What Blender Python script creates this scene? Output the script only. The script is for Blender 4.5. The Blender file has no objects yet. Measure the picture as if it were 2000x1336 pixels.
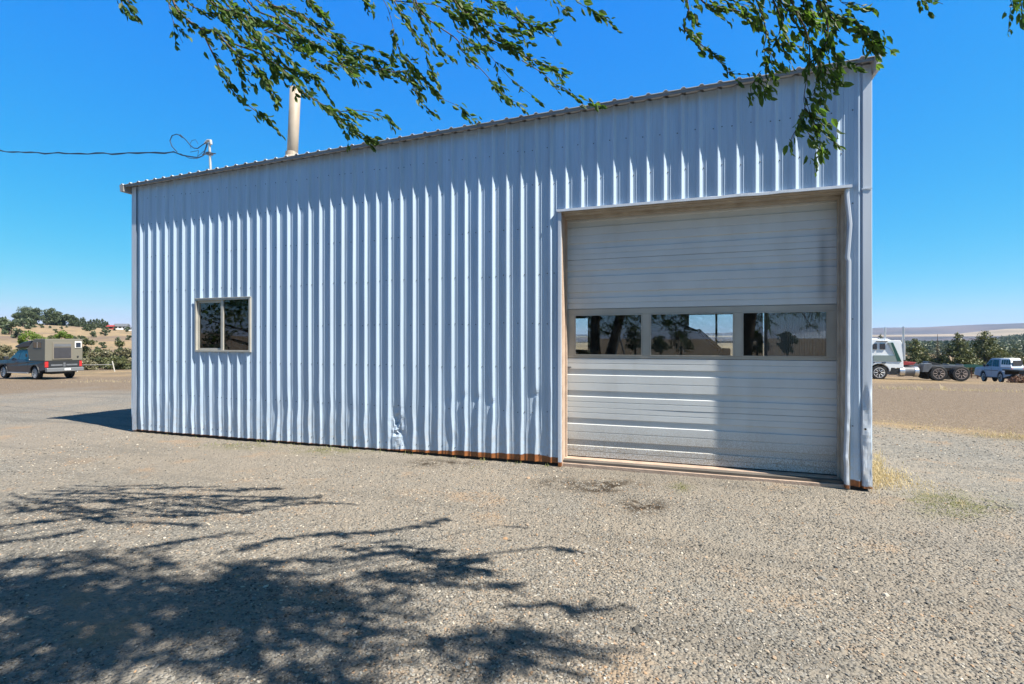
import bpy, math, random
import numpy as np
from mathutils import Vector, Matrix
random.seed(7); RNG = np.random.default_rng(11)
S = bpy.context.scene
R = math.radians
# ---------------------------------------------------------------- camera, sky, sun, exposure
TH = R(18.8); CT, ST = math.cos(TH), math.sin(TH)
DW = 7.4; EYE = 1.75; HOR = 666.0
cd = bpy.data.cameras.new('camera'); cam = bpy.data.objects.new('camera', cd); S.collection.objects.link(cam)
cam.location = (0, -DW, EYE); cam.rotation_euler = (R(90), 0, TH)
cd.sensor_width = 36; cd.lens = 18.0; cd.shift_y = -0.001; cd.clip_end = 30000; cd.clip_start = 0.05
S.camera = cam
SV = Vector((4.55, -1.0, 6.0)).normalized()          # towards the sun
SUN_EL = math.asin(SV.z)
w = bpy.data.worlds.new('World'); S.world = w; w.use_nodes = True
nt = w.node_tree; bg = nt.nodes['Background']
sky = nt.nodes.new('ShaderNodeTexSky'); sky.sky_type = 'NISHITA'; sky.sun_disc = False
sky.sun_elevation = SUN_EL; sky.sun_rotation = math.atan2(SV.x, SV.y)
sky.altitude = 900; sky.air_density = 1.0; sky.dust_density = 0.3; sky.ozone_density = 3.0
hs = nt.nodes.new('ShaderNodeHueSaturation'); hs.inputs['Saturation'].default_value = 1.28; hs.inputs['Hue'].default_value = 0.494
nt.links.new(sky.outputs[0], hs.inputs['Color'])
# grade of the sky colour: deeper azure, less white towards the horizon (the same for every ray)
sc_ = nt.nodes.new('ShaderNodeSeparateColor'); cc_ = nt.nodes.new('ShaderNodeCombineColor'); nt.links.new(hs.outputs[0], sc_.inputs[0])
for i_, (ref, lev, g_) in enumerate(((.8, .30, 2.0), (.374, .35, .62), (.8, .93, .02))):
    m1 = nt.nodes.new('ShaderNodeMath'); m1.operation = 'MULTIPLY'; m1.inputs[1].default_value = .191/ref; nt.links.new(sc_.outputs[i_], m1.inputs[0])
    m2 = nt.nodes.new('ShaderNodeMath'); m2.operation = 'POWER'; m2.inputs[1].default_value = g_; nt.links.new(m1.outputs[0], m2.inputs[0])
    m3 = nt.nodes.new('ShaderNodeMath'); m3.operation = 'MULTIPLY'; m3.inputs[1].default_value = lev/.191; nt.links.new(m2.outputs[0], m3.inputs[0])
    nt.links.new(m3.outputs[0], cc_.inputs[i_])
# upper sky beyond the view darkened and greyed to cut blue fill light
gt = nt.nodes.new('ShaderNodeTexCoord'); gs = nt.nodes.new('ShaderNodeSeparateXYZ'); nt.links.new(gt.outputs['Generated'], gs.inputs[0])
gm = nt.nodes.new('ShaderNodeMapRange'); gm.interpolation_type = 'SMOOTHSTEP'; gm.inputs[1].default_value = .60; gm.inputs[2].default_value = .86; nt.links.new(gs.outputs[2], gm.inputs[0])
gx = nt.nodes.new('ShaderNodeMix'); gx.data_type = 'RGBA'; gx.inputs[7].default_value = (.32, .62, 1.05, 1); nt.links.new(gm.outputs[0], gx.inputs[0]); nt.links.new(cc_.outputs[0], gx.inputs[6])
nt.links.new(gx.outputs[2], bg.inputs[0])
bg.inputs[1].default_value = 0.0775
sl = bpy.data.lights.new('sun', 'SUN'); sl.energy = 5.0; sl.angle = R(0.55); sl.color = (1, .93, .82)
so = bpy.data.objects.new('sun', sl); S.collection.objects.link(so); so.location = (20, -10, 30)
so.rotation_euler = SV.to_track_quat('Z', 'Y').to_euler()
S.view_settings.view_transform = 'Standard'; S.view_settings.look = 'None'; S.view_settings.exposure = 1.3
S.view_settings.gamma = 1
S.cycles.max_bounces = 6; S.cycles.transparent_max_bounces = 12; S.cycles.volume_bounces = 0
# ---------------------------------------------------------------- helpers
def c2w(a, b, z=0.0):            # camera-frame (right, forward) to world, z is world height
    return Vector((a*CT - b*ST, -DW + a*ST + b*CT, z))
def at(px, py, zc):              # a point seen at a photo pixel, zc metres in front of the lens
    return c2w((px-1000)/1000*zc, zc, EYE + (HOR-py)/1000*zc)
def wx(px, p=0.0):               # x on the wall-parallel plane y = p
    return (DW+p)*math.tan(math.atan((px-1000)/1000)-TH)
def wz(px, py, p=0.0):
    x = wx(px, p); return EYE + (HOR-py)/1000*((DW+p)*CT - x*ST)
def smooth(a, b, v):
    t = np.clip((v-a)/(b-a), 0, 1); return t*t*(3-2*t)
def hash2(i, j, s=0):
    v = np.sin(i*127.1 + j*311.7 + s*74.7)*43758.5453; return v-np.floor(v)
def vnoise(x, y, s=0):
    x = np.asarray(x, float); y = np.asarray(y, float)
    i = np.floor(x); j = np.floor(y); u = x-i; v = y-j; u = u*u*(3-2*u); v = v*v*(3-2*v)
    return (hash2(i, j, s)*(1-u)+hash2(i+1, j, s)*u)*(1-v)+(hash2(i, j+1, s)*(1-u)+hash2(i+1, j+1, s)*u)*v
def fbm(x, y, s=0, o=4):
    r = 0; a = .5
    for k in range(o): r = r+a*vnoise(np.asarray(x)*2**k, np.asarray(y)*2**k, s+k); a /= 2
    return r
def tag(o, label, cat, group=None, kind=None):
    o['label'] = label; o['category'] = cat
    if group: o['group'] = group
    if kind: o['kind'] = kind
    return o
def struct(o): o['kind'] = 'structure'; return o
def empty(name, loc=(0, 0, 0), rz=0.0):
    o = bpy.data.objects.new(name, None); S.collection.objects.link(o); o.location = loc; o.rotation_euler = (0, 0, rz)
    o.empty_display_size = .2; return o
def npmesh(name, V, F, mat, parent=None, smooth_=False, attrs=None):
    V = np.asarray(V, np.float32); F = np.asarray(F, np.int32); k = F.shape[1]
    me = bpy.data.meshes.new(name); me.vertices.add(len(V)); me.vertices.foreach_set('co', V.ravel())
    me.loops.add(F.size); me.loops.foreach_set('vertex_index', F.ravel())
    me.polygons.add(len(F)); me.polygons.foreach_set('loop_start', np.arange(0, F.size, k, dtype=np.int32))
    me.polygons.foreach_set('loop_total', np.full(len(F), k, np.int32))
    me.polygons.foreach_set('use_smooth', np.full(len(F), bool(smooth_)))
    me.update(calc_edges=True)
    if attrs:
        for nm, a in attrs.items():
            at_ = me.attributes.new(nm, 'FLOAT', 'POINT'); at_.data.foreach_set('value', np.asarray(a, np.float32))
    me.materials.append(mat)
    o = bpy.data.objects.new(name, me); S.collection.objects.link(o)
    if parent: o.parent = parent
    return o
class MB:
    def __init__(s): s.v = []; s.f = []
    def add(s, vs, fs):
        n = len(s.v); s.v += [tuple(v) for v in vs]; s.f += [tuple(i+n for i in f) for f in fs]; return s
    def box(s, x0, x1, y0, y1, z0, z1):
        return s.add([(x, y, z) for z in (z0, z1) for y in (y0, y1) for x in (x0, x1)],
                     [(0, 2, 3, 1), (4, 5, 7, 6), (0, 1, 5, 4), (2, 6, 7, 3), (0, 4, 6, 2), (1, 3, 7, 5)])
    def tube(s, P, r, n=8, cap=True):
        P = [Vector(p) for p in P]; r = r if hasattr(r, '__len__') else [r]*len(P); b = len(s.v); u = None
        for i, p in enumerate(P):
            t = (P[min(i+1, len(P)-1)]-P[max(i-1, 0)]).normalized()
            if u is None: u = t.orthogonal().normalized()
            u = (u-t*u.dot(t)).normalized(); w_ = t.cross(u)
            for k in range(n):
                a = 2*math.pi*k/n; s.v.append(tuple(p+(u*math.cos(a)+w_*math.sin(a))*r[i]))
        for i in range(len(P)-1):
            for k in range(n):
                s.f.append((b+i*n+k, b+i*n+(k+1) % n, b+(i+1)*n+(k+1) % n, b+(i+1)*n+k))
        if cap:
            s.f.append(tuple(b+k for k in reversed(range(n)))); s.f.append(tuple(b+(len(P)-1)*n+k for k in range(n)))
        return s
    def lathe(s, prof, c, axis='y', n=24):      # prof: (offset along axis, radius)
        b = len(s.v); c = Vector(c)
        for (t, r) in prof:
            for k in range(n):
                a = 2*math.pi*k/n
                v = (math.cos(a)*r, t, math.sin(a)*r) if axis == 'y' else ((t, math.cos(a)*r, math.sin(a)*r) if axis == 'x' else (math.cos(a)*r, math.sin(a)*r, t))
                s.v.append(tuple(c+Vector(v)))
        m = len(prof)
        for i in range(m-1):
            for k in range(n): s.f.append((b+i*n+k, b+i*n+(k+1) % n, b+(i+1)*n+(k+1) % n, b+(i+1)*n+k))
        s.f.append(tuple(b+k for k in reversed(range(n)))); s.f.append(tuple(b+(m-1)*n+k for k in range(n)))
        return s
    def prism(s, poly, y0, y1, taper=None):     # polygon in (x, z) extruded along y; taper(z)->inset
        n = len(poly); tp = taper or (lambda z: 0)
        vs = [(x, y0+tp(z), z) for x, z in poly]+[(x, y1-tp(z), z) for x, z in poly]
        fs = [tuple(range(n)), tuple(reversed(range(n, 2*n)))]+[(i, i+n, (i+1) % n+n, (i+1) % n) for i in range(n)]
        return s.add(vs, fs)
    def build(s, name, mat, parent=None, bevel=0, smooth_=False, org=None):
        me = bpy.data.meshes.new(name)
        vs = s.v if org is None else [(x-org[0], y-org[1], z-org[2]) for x, y, z in s.v]
        me.from_pydata(vs, [], s.f); me.update(); me.materials.append(mat)
        if smooth_:
            for p in me.polygons: p.use_smooth = True
        o = bpy.data.objects.new(name, me); S.collection.objects.link(o)
        if parent: o.parent = parent
        if bevel:
            m = o.modifiers.new('bevel', 'BEVEL'); m.width = bevel; m.segments = 2; m.limit_method = 'ANGLE'; m.angle_limit = R(35)
        return o
def copy_tree(o, parent=None):
    c = o.copy(); S.collection.objects.link(c)
    if parent: c.parent = parent
    for ch in list(o.children): copy_tree(ch, c)
    return c
# ---------------------------------------------------------------- materials
def mat(name, col, rough=.6, metal=0, var=0.0, vscale=3.0, col2=None, bump=0.0, bscale=40, spec=.5, island=0.0):
    m = bpy.data.materials.new(name); m.use_nodes = True; t = m.node_tree; n = t.nodes; L = t.links
    p = n['Principled BSDF']; p.inputs['Roughness'].default_value = rough; p.inputs['Metallic'].default_value = metal
    p.inputs['Specular IOR Level'].default_value = spec
    tc = n.new('ShaderNodeTexCoord')
    nz = n.new('ShaderNodeTexNoise'); nz.inputs['Scale'].default_value = vscale; nz.inputs['Detail'].default_value = 6
    L.new(tc.outputs['Object'], nz.inputs['Vector'])
    cr = n.new('ShaderNodeValToRGB'); cr.color_ramp.elements[0].position = .3; cr.color_ramp.elements[1].position = .7
    c2 = col2 if col2 else tuple(c*(1-var) for c in col)
    kk = 1.0 if min(col) > .5 else .72; col = tuple(c*kk for c in col); c2 = tuple(c*kk for c in c2)
    cr.color_ramp.elements[0].color = (*c2, 1); cr.color_ramp.elements[1].color = (*col, 1)
    L.new(nz.outputs[0], cr.inputs[0]); out = cr.outputs[0]
    if island:
        g = n.new('ShaderNodeNewGeometry'); hv = n.new('ShaderNodeHueSaturation'); mr = n.new('ShaderNodeMapRange')
        mr.inputs['To Min'].default_value = 1-island; mr.inputs['To Max'].default_value = 1+island
        L.new(g.outputs['Random Per Island'], mr.inputs[0]); L.new(mr.outputs[0], hv.inputs['Value']); L.new(out, hv.inputs['Color']); out = hv.outputs[0]
    L.new(out, p.inputs['Base Color'])
    if bump:
        b = n.new('ShaderNodeBump'); b.inputs['Strength'].default_value = bump; b.inputs['Distance'].default_value = .01
        z2 = n.new('ShaderNodeTexNoise'); z2.inputs['Scale'].default_value = bscale; z2.inputs['Detail'].default_value = 4
        L.new(tc.outputs['Object'], z2.inputs['Vector']); L.new(z2.outputs[0], b.inputs['Height']); L.new(b.outputs[0], p.inputs['Normal'])
    return m
def nd(t, typ, **kw):
    x = t.nodes.new(typ)
    for k, v in kw.items():
        if k in ('operation', 'blend_type', 'data_type', 'feature', 'attribute_name', 'noise_dimensions', 'interpolation_type'): setattr(x, k, v)
        else: x.inputs[k.replace('_', ' ')].default_value = v
    return x
def mixc(t, fac, a, b):
    m = t.nodes.new('ShaderNodeMix'); m.data_type = 'RGBA'
    for s_, v in ((0, fac), (6, a), (7, b)):
        if isinstance(v, (tuple, list)): m.inputs[s_].default_value = (*v, 1) if len(v) == 3 else v
        elif isinstance(v, (int, float)): m.inputs[s_].default_value = v
        else: t.links.new(v, m.inputs[s_])
    return m.outputs[2]
def mth(t, op, a, b=None, c=None, clamp=False):
    m = t.nodes.new('ShaderNodeMath'); m.operation = op; m.use_clamp = clamp
    for i, v in enumerate((a, b, c)):
        if v is None: continue
        if isinstance(v, (int, float)): m.inputs[i].default_value = v
        else: t.links.new(v, m.inputs[i])
    return m.outputs[0]
def ramp(t, v, a, b):
    m = t.nodes.new('ShaderNodeMapRange'); m.interpolation_type = 'SMOOTHSTEP'; t.links.new(v, m.inputs[0])
    m.inputs[1].default_value = a; m.inputs[2].default_value = b; return m.outputs[0]

def wall_metal(name, base, rust=1.0):
    m = bpy.data.materials.new(name); m.use_nodes = True; t = m.node_tree; L = t.links; p = t.nodes['Principled BSDF']
    tc = nd(t, 'ShaderNodeTexCoord'); sp = nd(t, 'ShaderNodeSeparateXYZ'); L.new(tc.outputs['Object'], sp.inputs[0])
    mp = nd(t, 'ShaderNodeMapping'); mp.inputs['Scale'].default_value = (9, 9, .7); L.new(tc.outputs['Object'], mp.inputs[0])
    n1 = nd(t, 'ShaderNodeTexNoise', Scale=1.0, Detail=8.0); L.new(mp.outputs[0], n1.inputs['Vector'])
    n2 = nd(t, 'ShaderNodeTexNoise', Scale=14.0, Detail=6.0, Roughness=.7); L.new(tc.outputs['Object'], n2.inputs['Vector'])
    n3 = nd(t, 'ShaderNodeTexNoise', Scale=1.1, Detail=3.0); L.new(tc.outputs['Object'], n3.inputs['Vector'])
    c = mixc(t, ramp(t, n1.outputs[0], .35, .75), base, tuple(b*.86 for b in base))
    fl = mth(t, 'FLOOR', mth(t, 'DIVIDE', mth(t, 'ADD', sp.outputs[0], 20.3), .9232)); wn = t.nodes.new('ShaderNodeTexWhiteNoise'); wn.noise_dimensions = '1D'; L.new(fl, wn.inputs['W'])
    c = mixc(t, mth(t, 'MULTIPLY', wn.outputs['Value'], .16), c, (.30, .33, .36))
    # chalky dirt near the ground
    low = ramp(t, sp.outputs[2], .9, .0); d = mth(t, 'MULTIPLY', low, ramp(t, n2.outputs[0], .4, .7))
    c = mixc(t, mth(t, 'MULTIPLY', d, .45), c, (.42, .36, .29))
    # rust band along the bottom edge, strongest between x -4.2 and -1.8
    h = mth(t, 'ADD', mth(t, 'MULTIPLY', ramp(t, sp.outputs[0], -5.2, -2.6), .085*rust), .018*rust)
    h = mth(t, 'MULTIPLY', h, mth(t, 'ADD', .25, mth(t, 'MULTIPLY', n3.outputs[0], 1.3)))
    edge = mth(t, 'SUBTRACT', mth(t, 'ADD', -.06, h), sp.outputs[2])
    r = ramp(t, mth(t, 'ADD', edge, mth(t, 'MULTIPLY', mth(t, 'SUBTRACT', n2.outputs[0], .5), .02)), -.004, .012)
    rc = mixc(t, n2.outputs[0], (.06, .018, .008), (.40, .145, .04))
    c = mixc(t, r, c, rc)
    L.new(c, p.inputs['Base Color']); p.inputs['Roughness'].default_value = .5; p.inputs['Metallic'].default_value = .12
    b = nd(t, 'ShaderNodeBump', Strength=.12, Distance=.01); L.new(n3.outputs[0], b.inputs['Height']); L.new(b.outputs[0], p.inputs['Normal'])
    return m
M_WALL = wall_metal('painted_metal', (.40, .505, .63)); M_TRIM = wall_metal('trim_metal', (.52, .57, .64), .3)
M_ROOF = mat('roof_metal', (.55, .58, .62), .45, var=.15, col2=(.40, .40, .41))
M_WOOD = mat('weathered_wood', (.60, .54, .45), .85, col2=(.42, .37, .30), vscale=5, bump=.5, bscale=30)
M_PEACH = mat('peach_wood', (.58, .44, .34), .85, col2=(.42, .31, .24), vscale=6, bump=.4)
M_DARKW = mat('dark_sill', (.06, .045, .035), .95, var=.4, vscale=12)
M_ALU = mat('aluminium_frame', (.58, .56, .50), .45, 0.25, var=.18, vscale=5)
M_SCREW = mat('screw', (.12, .13, .15), .5, .6)
M_BLACK = mat('black_rubber', (.02, .02, .021), .75, var=.3, vscale=8)
M_CABLE = mat('cable_black', (.03, .05, .09), .6)
M_PIPE = mat('cream_pipe', (.49, .42, .33), .6, col2=(.40, .32, .24), vscale=4)
M_WHITE = mat('white_paint', (.78, .78, .76), .4, var=.12, vscale=2)
M_DOOR = None
def door_metal():
    m = bpy.data.materials.new('door_metal'); m.use_nodes = True; t = m.node_tree; L = t.links; p = t.nodes['Principled BSDF']
    tc = nd(t, 'ShaderNodeTexCoord'); sp = nd(t, 'ShaderNodeSeparateXYZ'); L.new(tc.outputs['Object'], sp.inputs[0])
    n1 = nd(t, 'ShaderNodeTexNoise', Scale=2.0, Detail=6.0); L.new(tc.outputs['Object'], n1.inputs['Vector'])
    n2 = nd(t, 'ShaderNodeTexNoise', Scale=95.0, Detail=3.0, Roughness=.8); L.new(tc.outputs['Object'], n2.inputs['Vector'])
    n4 = nd(t, 'ShaderNodeTexNoise', Scale=1.4, Detail=2.0); L.new(tc.outputs['Object'], n4.inputs['Vector'])
    c = mixc(t, ramp(t, n1.outputs[0], .3, .7), (.55, .575, .58), (.50, .52, .525))
    low = mth(t, 'ADD', sp.outputs[2], mth(t, 'MULTIPLY', mth(t, 'SUBTRACT', n4.outputs[0], .5), .35))
    f = mth(t, 'MULTIPLY', ramp(t, low, .62, .05), ramp(t, n2.outputs[0], .44, .56))
    c = mixc(t, mth(t, 'MULTIPLY', f, .8), c, (.23, .17, .10))
    mp = nd(t, 'ShaderNodeMapping'); mp.inputs['Scale'].default_value = (2.5, 1, .5); L.new(tc.outputs['Object'], mp.inputs[0])
    n5 = nd(t, 'ShaderNodeTexNoise', Scale=1.5, Detail=4.0); L.new(mp.outputs[0], n5.inputs['Vector'])
    c = mixc(t, mth(t, 'MULTIPLY', ramp(t, n5.outputs[0], .5, .75), .18), c, (.38, .36, .30))
    # rubbed black stain near the right edge
    sx = mth(t, 'ABSOLUTE', mth(t, 'SUBTRACT', sp.outputs[0], 1.70)); sz = mth(t, 'ABSOLUTE', mth(t, 'SUBTRACT', sp.outputs[2], 2.72))
    st = mth(t, 'MULTIPLY', ramp(t, mth(t, 'ADD', sx, mth(t, 'MULTIPLY', n4.outputs[0], .05)), .12, .01), ramp(t, sz, .62, .15))
    c = mixc(t, mth(t, 'MULTIPLY', st, .55), c, (.12, .13, .15))
    L.new(c, p.inputs['Base Color']); p.inputs['Roughness'].default_value = .45
    return m
M_DOOR = door_metal()
def glass(name, refl, tint=(.75, .8, .8), dirt=.06):
    m = bpy.data.materials.new(name); m.use_nodes = True; t = m.node_tree; L = t.links; n = t.nodes
    n.remove(n['Principled BSDF']); out = n['Material Output']
    g = nd(t, 'ShaderNodeBsdfGlossy'); g.inputs['Roughness'].default_value = .012; g.inputs['Color'].default_value = (.95, .97, 1, 1)
    tr = nd(t, 'ShaderNodeBsdfTransparent'); tr.inputs['Color'].default_value = (*tint, 1)
    df = nd(t, 'ShaderNodeBsdfDiffuse'); df.inputs['Color'].default_value = (.45, .42, .36, 1)
    lw = nd(t, 'ShaderNodeFresnel'); lw.inputs['IOR'].default_value = 1.5
    fac = mth(t, 'ADD', lw.outputs[0], refl, clamp=True)
    a = nd(t, 'ShaderNodeMixShader'); L.new(fac, a.inputs[0]); L.new(tr.outputs[0], a.inputs[1]); L.new(g.outputs[0], a.inputs[2])
    tc = nd(t, 'ShaderNodeTexCoord'); nz = nd(t, 'ShaderNodeTexNoise', Scale=7.0, Detail=9.0, Roughness=.75); L.new(tc.outputs['Object'], nz.inputs['Vector'])
    b = nd(t, 'ShaderNodeMixShader'); L.new(mth(t, 'MULTIPLY', ramp(t, nz.outputs[0], .4, .8), dirt), b.inputs[0]); L.new(a.outputs[0], b.inputs[1]); L.new(df.outputs[0], b.inputs[2])
    L.new(b.outputs[0], out.inputs[0]); return m
M_GLASS = glass('window_glass', .03); M_CARGL = glass('car_glass', .12, (.2, .25, .3), .02)
M_GREENGL = glass('greenish_glass', .02, (.55, .85, .72), .1)
def foliage(name, c1, c2, trans=.35, rough=.55):
    m = bpy.data.materials.new(name); m.use_nodes = True; t = m.node_tree; L = t.links; n = t.nodes; p = n['Principled BSDF']; out = n['Material Output']
    c1 = tuple(v*.72 for v in c1); c2 = tuple(v*.72 for v in c2)
    g = nd(t, 'ShaderNodeNewGeometry'); c = mixc(t, g.outputs['Random Per Island'], c1, c2)
    L.new(c, p.inputs['Base Color']); p.inputs['Roughness'].default_value = rough
    tl = nd(t, 'ShaderNodeBsdfTranslucent'); br = nd(t, 'ShaderNodeHueSaturation', Saturation=1.1, Value=1.5); L.new(c, br.inputs['Color']); L.new(br.outputs[0], tl.inputs[0])
    mx = nd(t, 'ShaderNodeMixShader'); mx.inputs[0].default_value = trans; L.new(p.outputs[0], mx.inputs[1]); L.new(tl.outputs[0], mx.inputs[2]); L.new(mx.outputs[0], out.inputs[0])
    return m
M_LEAF = foliage('elm_leaves', (.04, .095, .02), (.15, .25, .045), .44, .6)
M_JUN = foliage('juniper_leaves', (.06, .075, .03), (.16, .17, .06), .15)
M_JUN2 = foliage('conifer_leaves', (.05, .07, .025), (.19, .20, .06), .15)
M_BRIGHT = foliage('bright_leaves', (.09, .16, .02), (.22, .30, .04), .3)
M_SAGE = foliage('sage_leaves', (.13, .13, .075), (.27, .24, .13), .15)
M_DKTREE = foliage('hilltop_leaves', (.045, .07, .03), (.10, .13, .055), .15)
M_STRAW = foliage('straw', (.55, .43, .22), (.75, .62, .36), .3)
M_GRASS = foliage('green_weeds', (.16, .19, .05), (.30, .30, .10), .25)
M_BARK = mat('bark', (.16, .12, .09), .9, col2=(.07, .055, .045), vscale=14, bump=.8, bscale=25)
M_TWIG = mat('twig', (.13, .09, .075), .8, var=.4, vscale=8)
# ---------------------------------------------------------------- terrain
def gh(x, y):
    x = np.asarray(x, float); y = np.asarray(y, float)+DW
    a = x*CT + y*ST; b = -x*ST + y*CT          # camera frame
    r = np.hypot(a, b); az = np.degrees(np.arctan2(a, b))
    right = -.10 - .95*smooth(14, 50, r)*1.0 - 1.15*smooth(44, 72, r) - 5.0*smooth(70, 260, r) + (1.0+11*smooth(41.5, 45.5, az))*smooth(500, 1100, r) + 8*smooth(1200, 2200, r)
    left = -.10 - .62*smooth(14, 50, r) - .55*smooth(44, 74, r) - 1.6*smooth(72, 105, r) + (12.3-.2*(az+45))*smooth(95, 330, r)**.9 - 6*smooth(345, 600, r)
    mid = -.10 - .8*smooth(14, 60, r) - 2*smooth(60, 200, r)
    back = -.10 + 0*r - 1.2*smooth(30, 120, r) + 5*smooth(150, 500, r)
    wr = smooth(5, 25, az)*(1-smooth(85, 120, az)); wl = smooth(5, 25, -az)*(1-smooth(85, 120, -az)); wb = smooth(85, 120, np.abs(az))
    h = right*wr + left*wl + back*wb + mid*np.clip(1-wr-wl-wb, 0, 1)
    h = h + (fbm(x*.02, y*.02, 3)-.5)*smooth(90, 300, r)*3.0 + (fbm(x*.12, y*.12, 5)-.5)*.5*smooth(60, 120, r)
    near = (1-smooth(20, 60, r))
    h = h + near*((fbm(x*.5, y*.5, 8)-.5)*.05 + (fbm(x*2.2, y*2.2, 9)-.5)*.018)
    return h
def ghf(x, y): return float(gh(x, y))
def ground():
    nr, na = 330, 900
    r = np.concatenate([[.3], .8*(9000/.8)**(np.linspace(0, 1, nr-1)**1.0)])
    ang = np.linspace(-np.pi, np.pi, na, endpoint=False)
    RR, AA = np.meshgrid(r, ang, indexing='ij'); a = RR*np.sin(AA); b = RR*np.cos(AA)
    X = a*CT - b*ST; Y = -DW + a*ST + b*CT; Z = gh(X, Y)
    idx = np.arange(nr*na).reshape(nr, na); nx = np.roll(idx, -1, 1)
    F = np.stack([idx[:-1], idx[1:], nx[1:], nx[:-1]], -1).reshape(-1, 4)
    V = np.stack([X, Y, Z], -1).reshape(-1, 3)
    V = np.vstack([V, [[0, -DW, ghf(0, -DW)]]])
    # zone masks
    px = np.where(b > .2, 1000+1000*a/np.maximum(b, .2), -9999); py = HOR+1000*(EYE-Z)/np.maximum(b, .2)
    nz = fbm(X*.35, Y*.35, 21)-.47; nf = fbm(X*1.6, Y*1.6, 22)-.47
    inr = (b > .2)
    left = px < 900
    d = np.where(left, smooth(23, 30, RR+nz*14), smooth(13.6, 14.6, RR*.0 + b + .10*(px-1700)/30*.9 + nz*1.2))
    d = np.where(inr & (px > 1500), smooth(830, 822, py - (px-1700)*.11 + nz*6), d)
    d = np.where(~inr, smooth(12, 20, RR+nz*8), d)
    st = np.zeros_like(d)
    yl = 822+(px-1700)*.11
    st = np.maximum(st, np.where(inr & (px > 1500), np.exp(-((py-yl-3+nz*14)/5.0)**2)*.95*(.5+1.3*np.clip(nf+.35, 0, 1)), 0))
    st = np.maximum(st, np.where(inr & (px > 1500), smooth(752, 746, py+nz*8), 0))
    st = np.maximum(st, np.where(inr & left, smooth(737, 730, py+nz*10), 0))
    st = np.maximum(st, np.where((RR > 75) & (np.abs(AA) < 1.75), 1.0, 0))
    st = np.clip(st, 0, 1)
    stain = np.zeros_like(d)
    for (cx, cy, sx, sy) in ((1160, 954, 52, 8), (1245, 990, 48, 11), (1150, 945, 90, 10), (870, 905, 60, 5)):
        stain = np.maximum(stain, np.where(inr, np.exp(-(((px-cx)/sx)**2+((py-cy)/sy)**2))*(1.7+nf*5), 0))
    grn = np.zeros_like(d)
    for (cx, cy, sx, sy) in ((1880, 990, 90, 20), (1830, 975, 70, 14), (1332, 952, 22, 8), (640, 880, 70, 6), (470, 872, 60, 5)):
        grn = np.maximum(grn, np.where(inr, np.exp(-(((px-cx)/sx)**2+((py-cy)/sy)**2)), 0))
    # dusty tan along the foot of the wall
    tan = np.exp(-((Y+.6)/1.3)**2)*((X > -14) & (X < 3.4)) + np.where(inr, np.exp(-((py-1010-(px-900)*.16)/(40+nz*60))**2)*.75, 0) + np.where(inr, np.exp(-((py-1150-(px-900)*.22)/22)**2)*.45*(px > 850), 0)
    at_ = dict(dirt=d, straw=st, stain=np.clip(stain, 0, 1), green=grn, tan=np.clip(tan+nz*.5, 0, 1))
    at_ = {k: np.append(v.ravel(), v.ravel()[0]) for k, v in at_.items()}
    o = npmesh('ground', V, F, ground_mat(), None, True, at_)
    me = o.data
    return struct(o)
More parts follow.
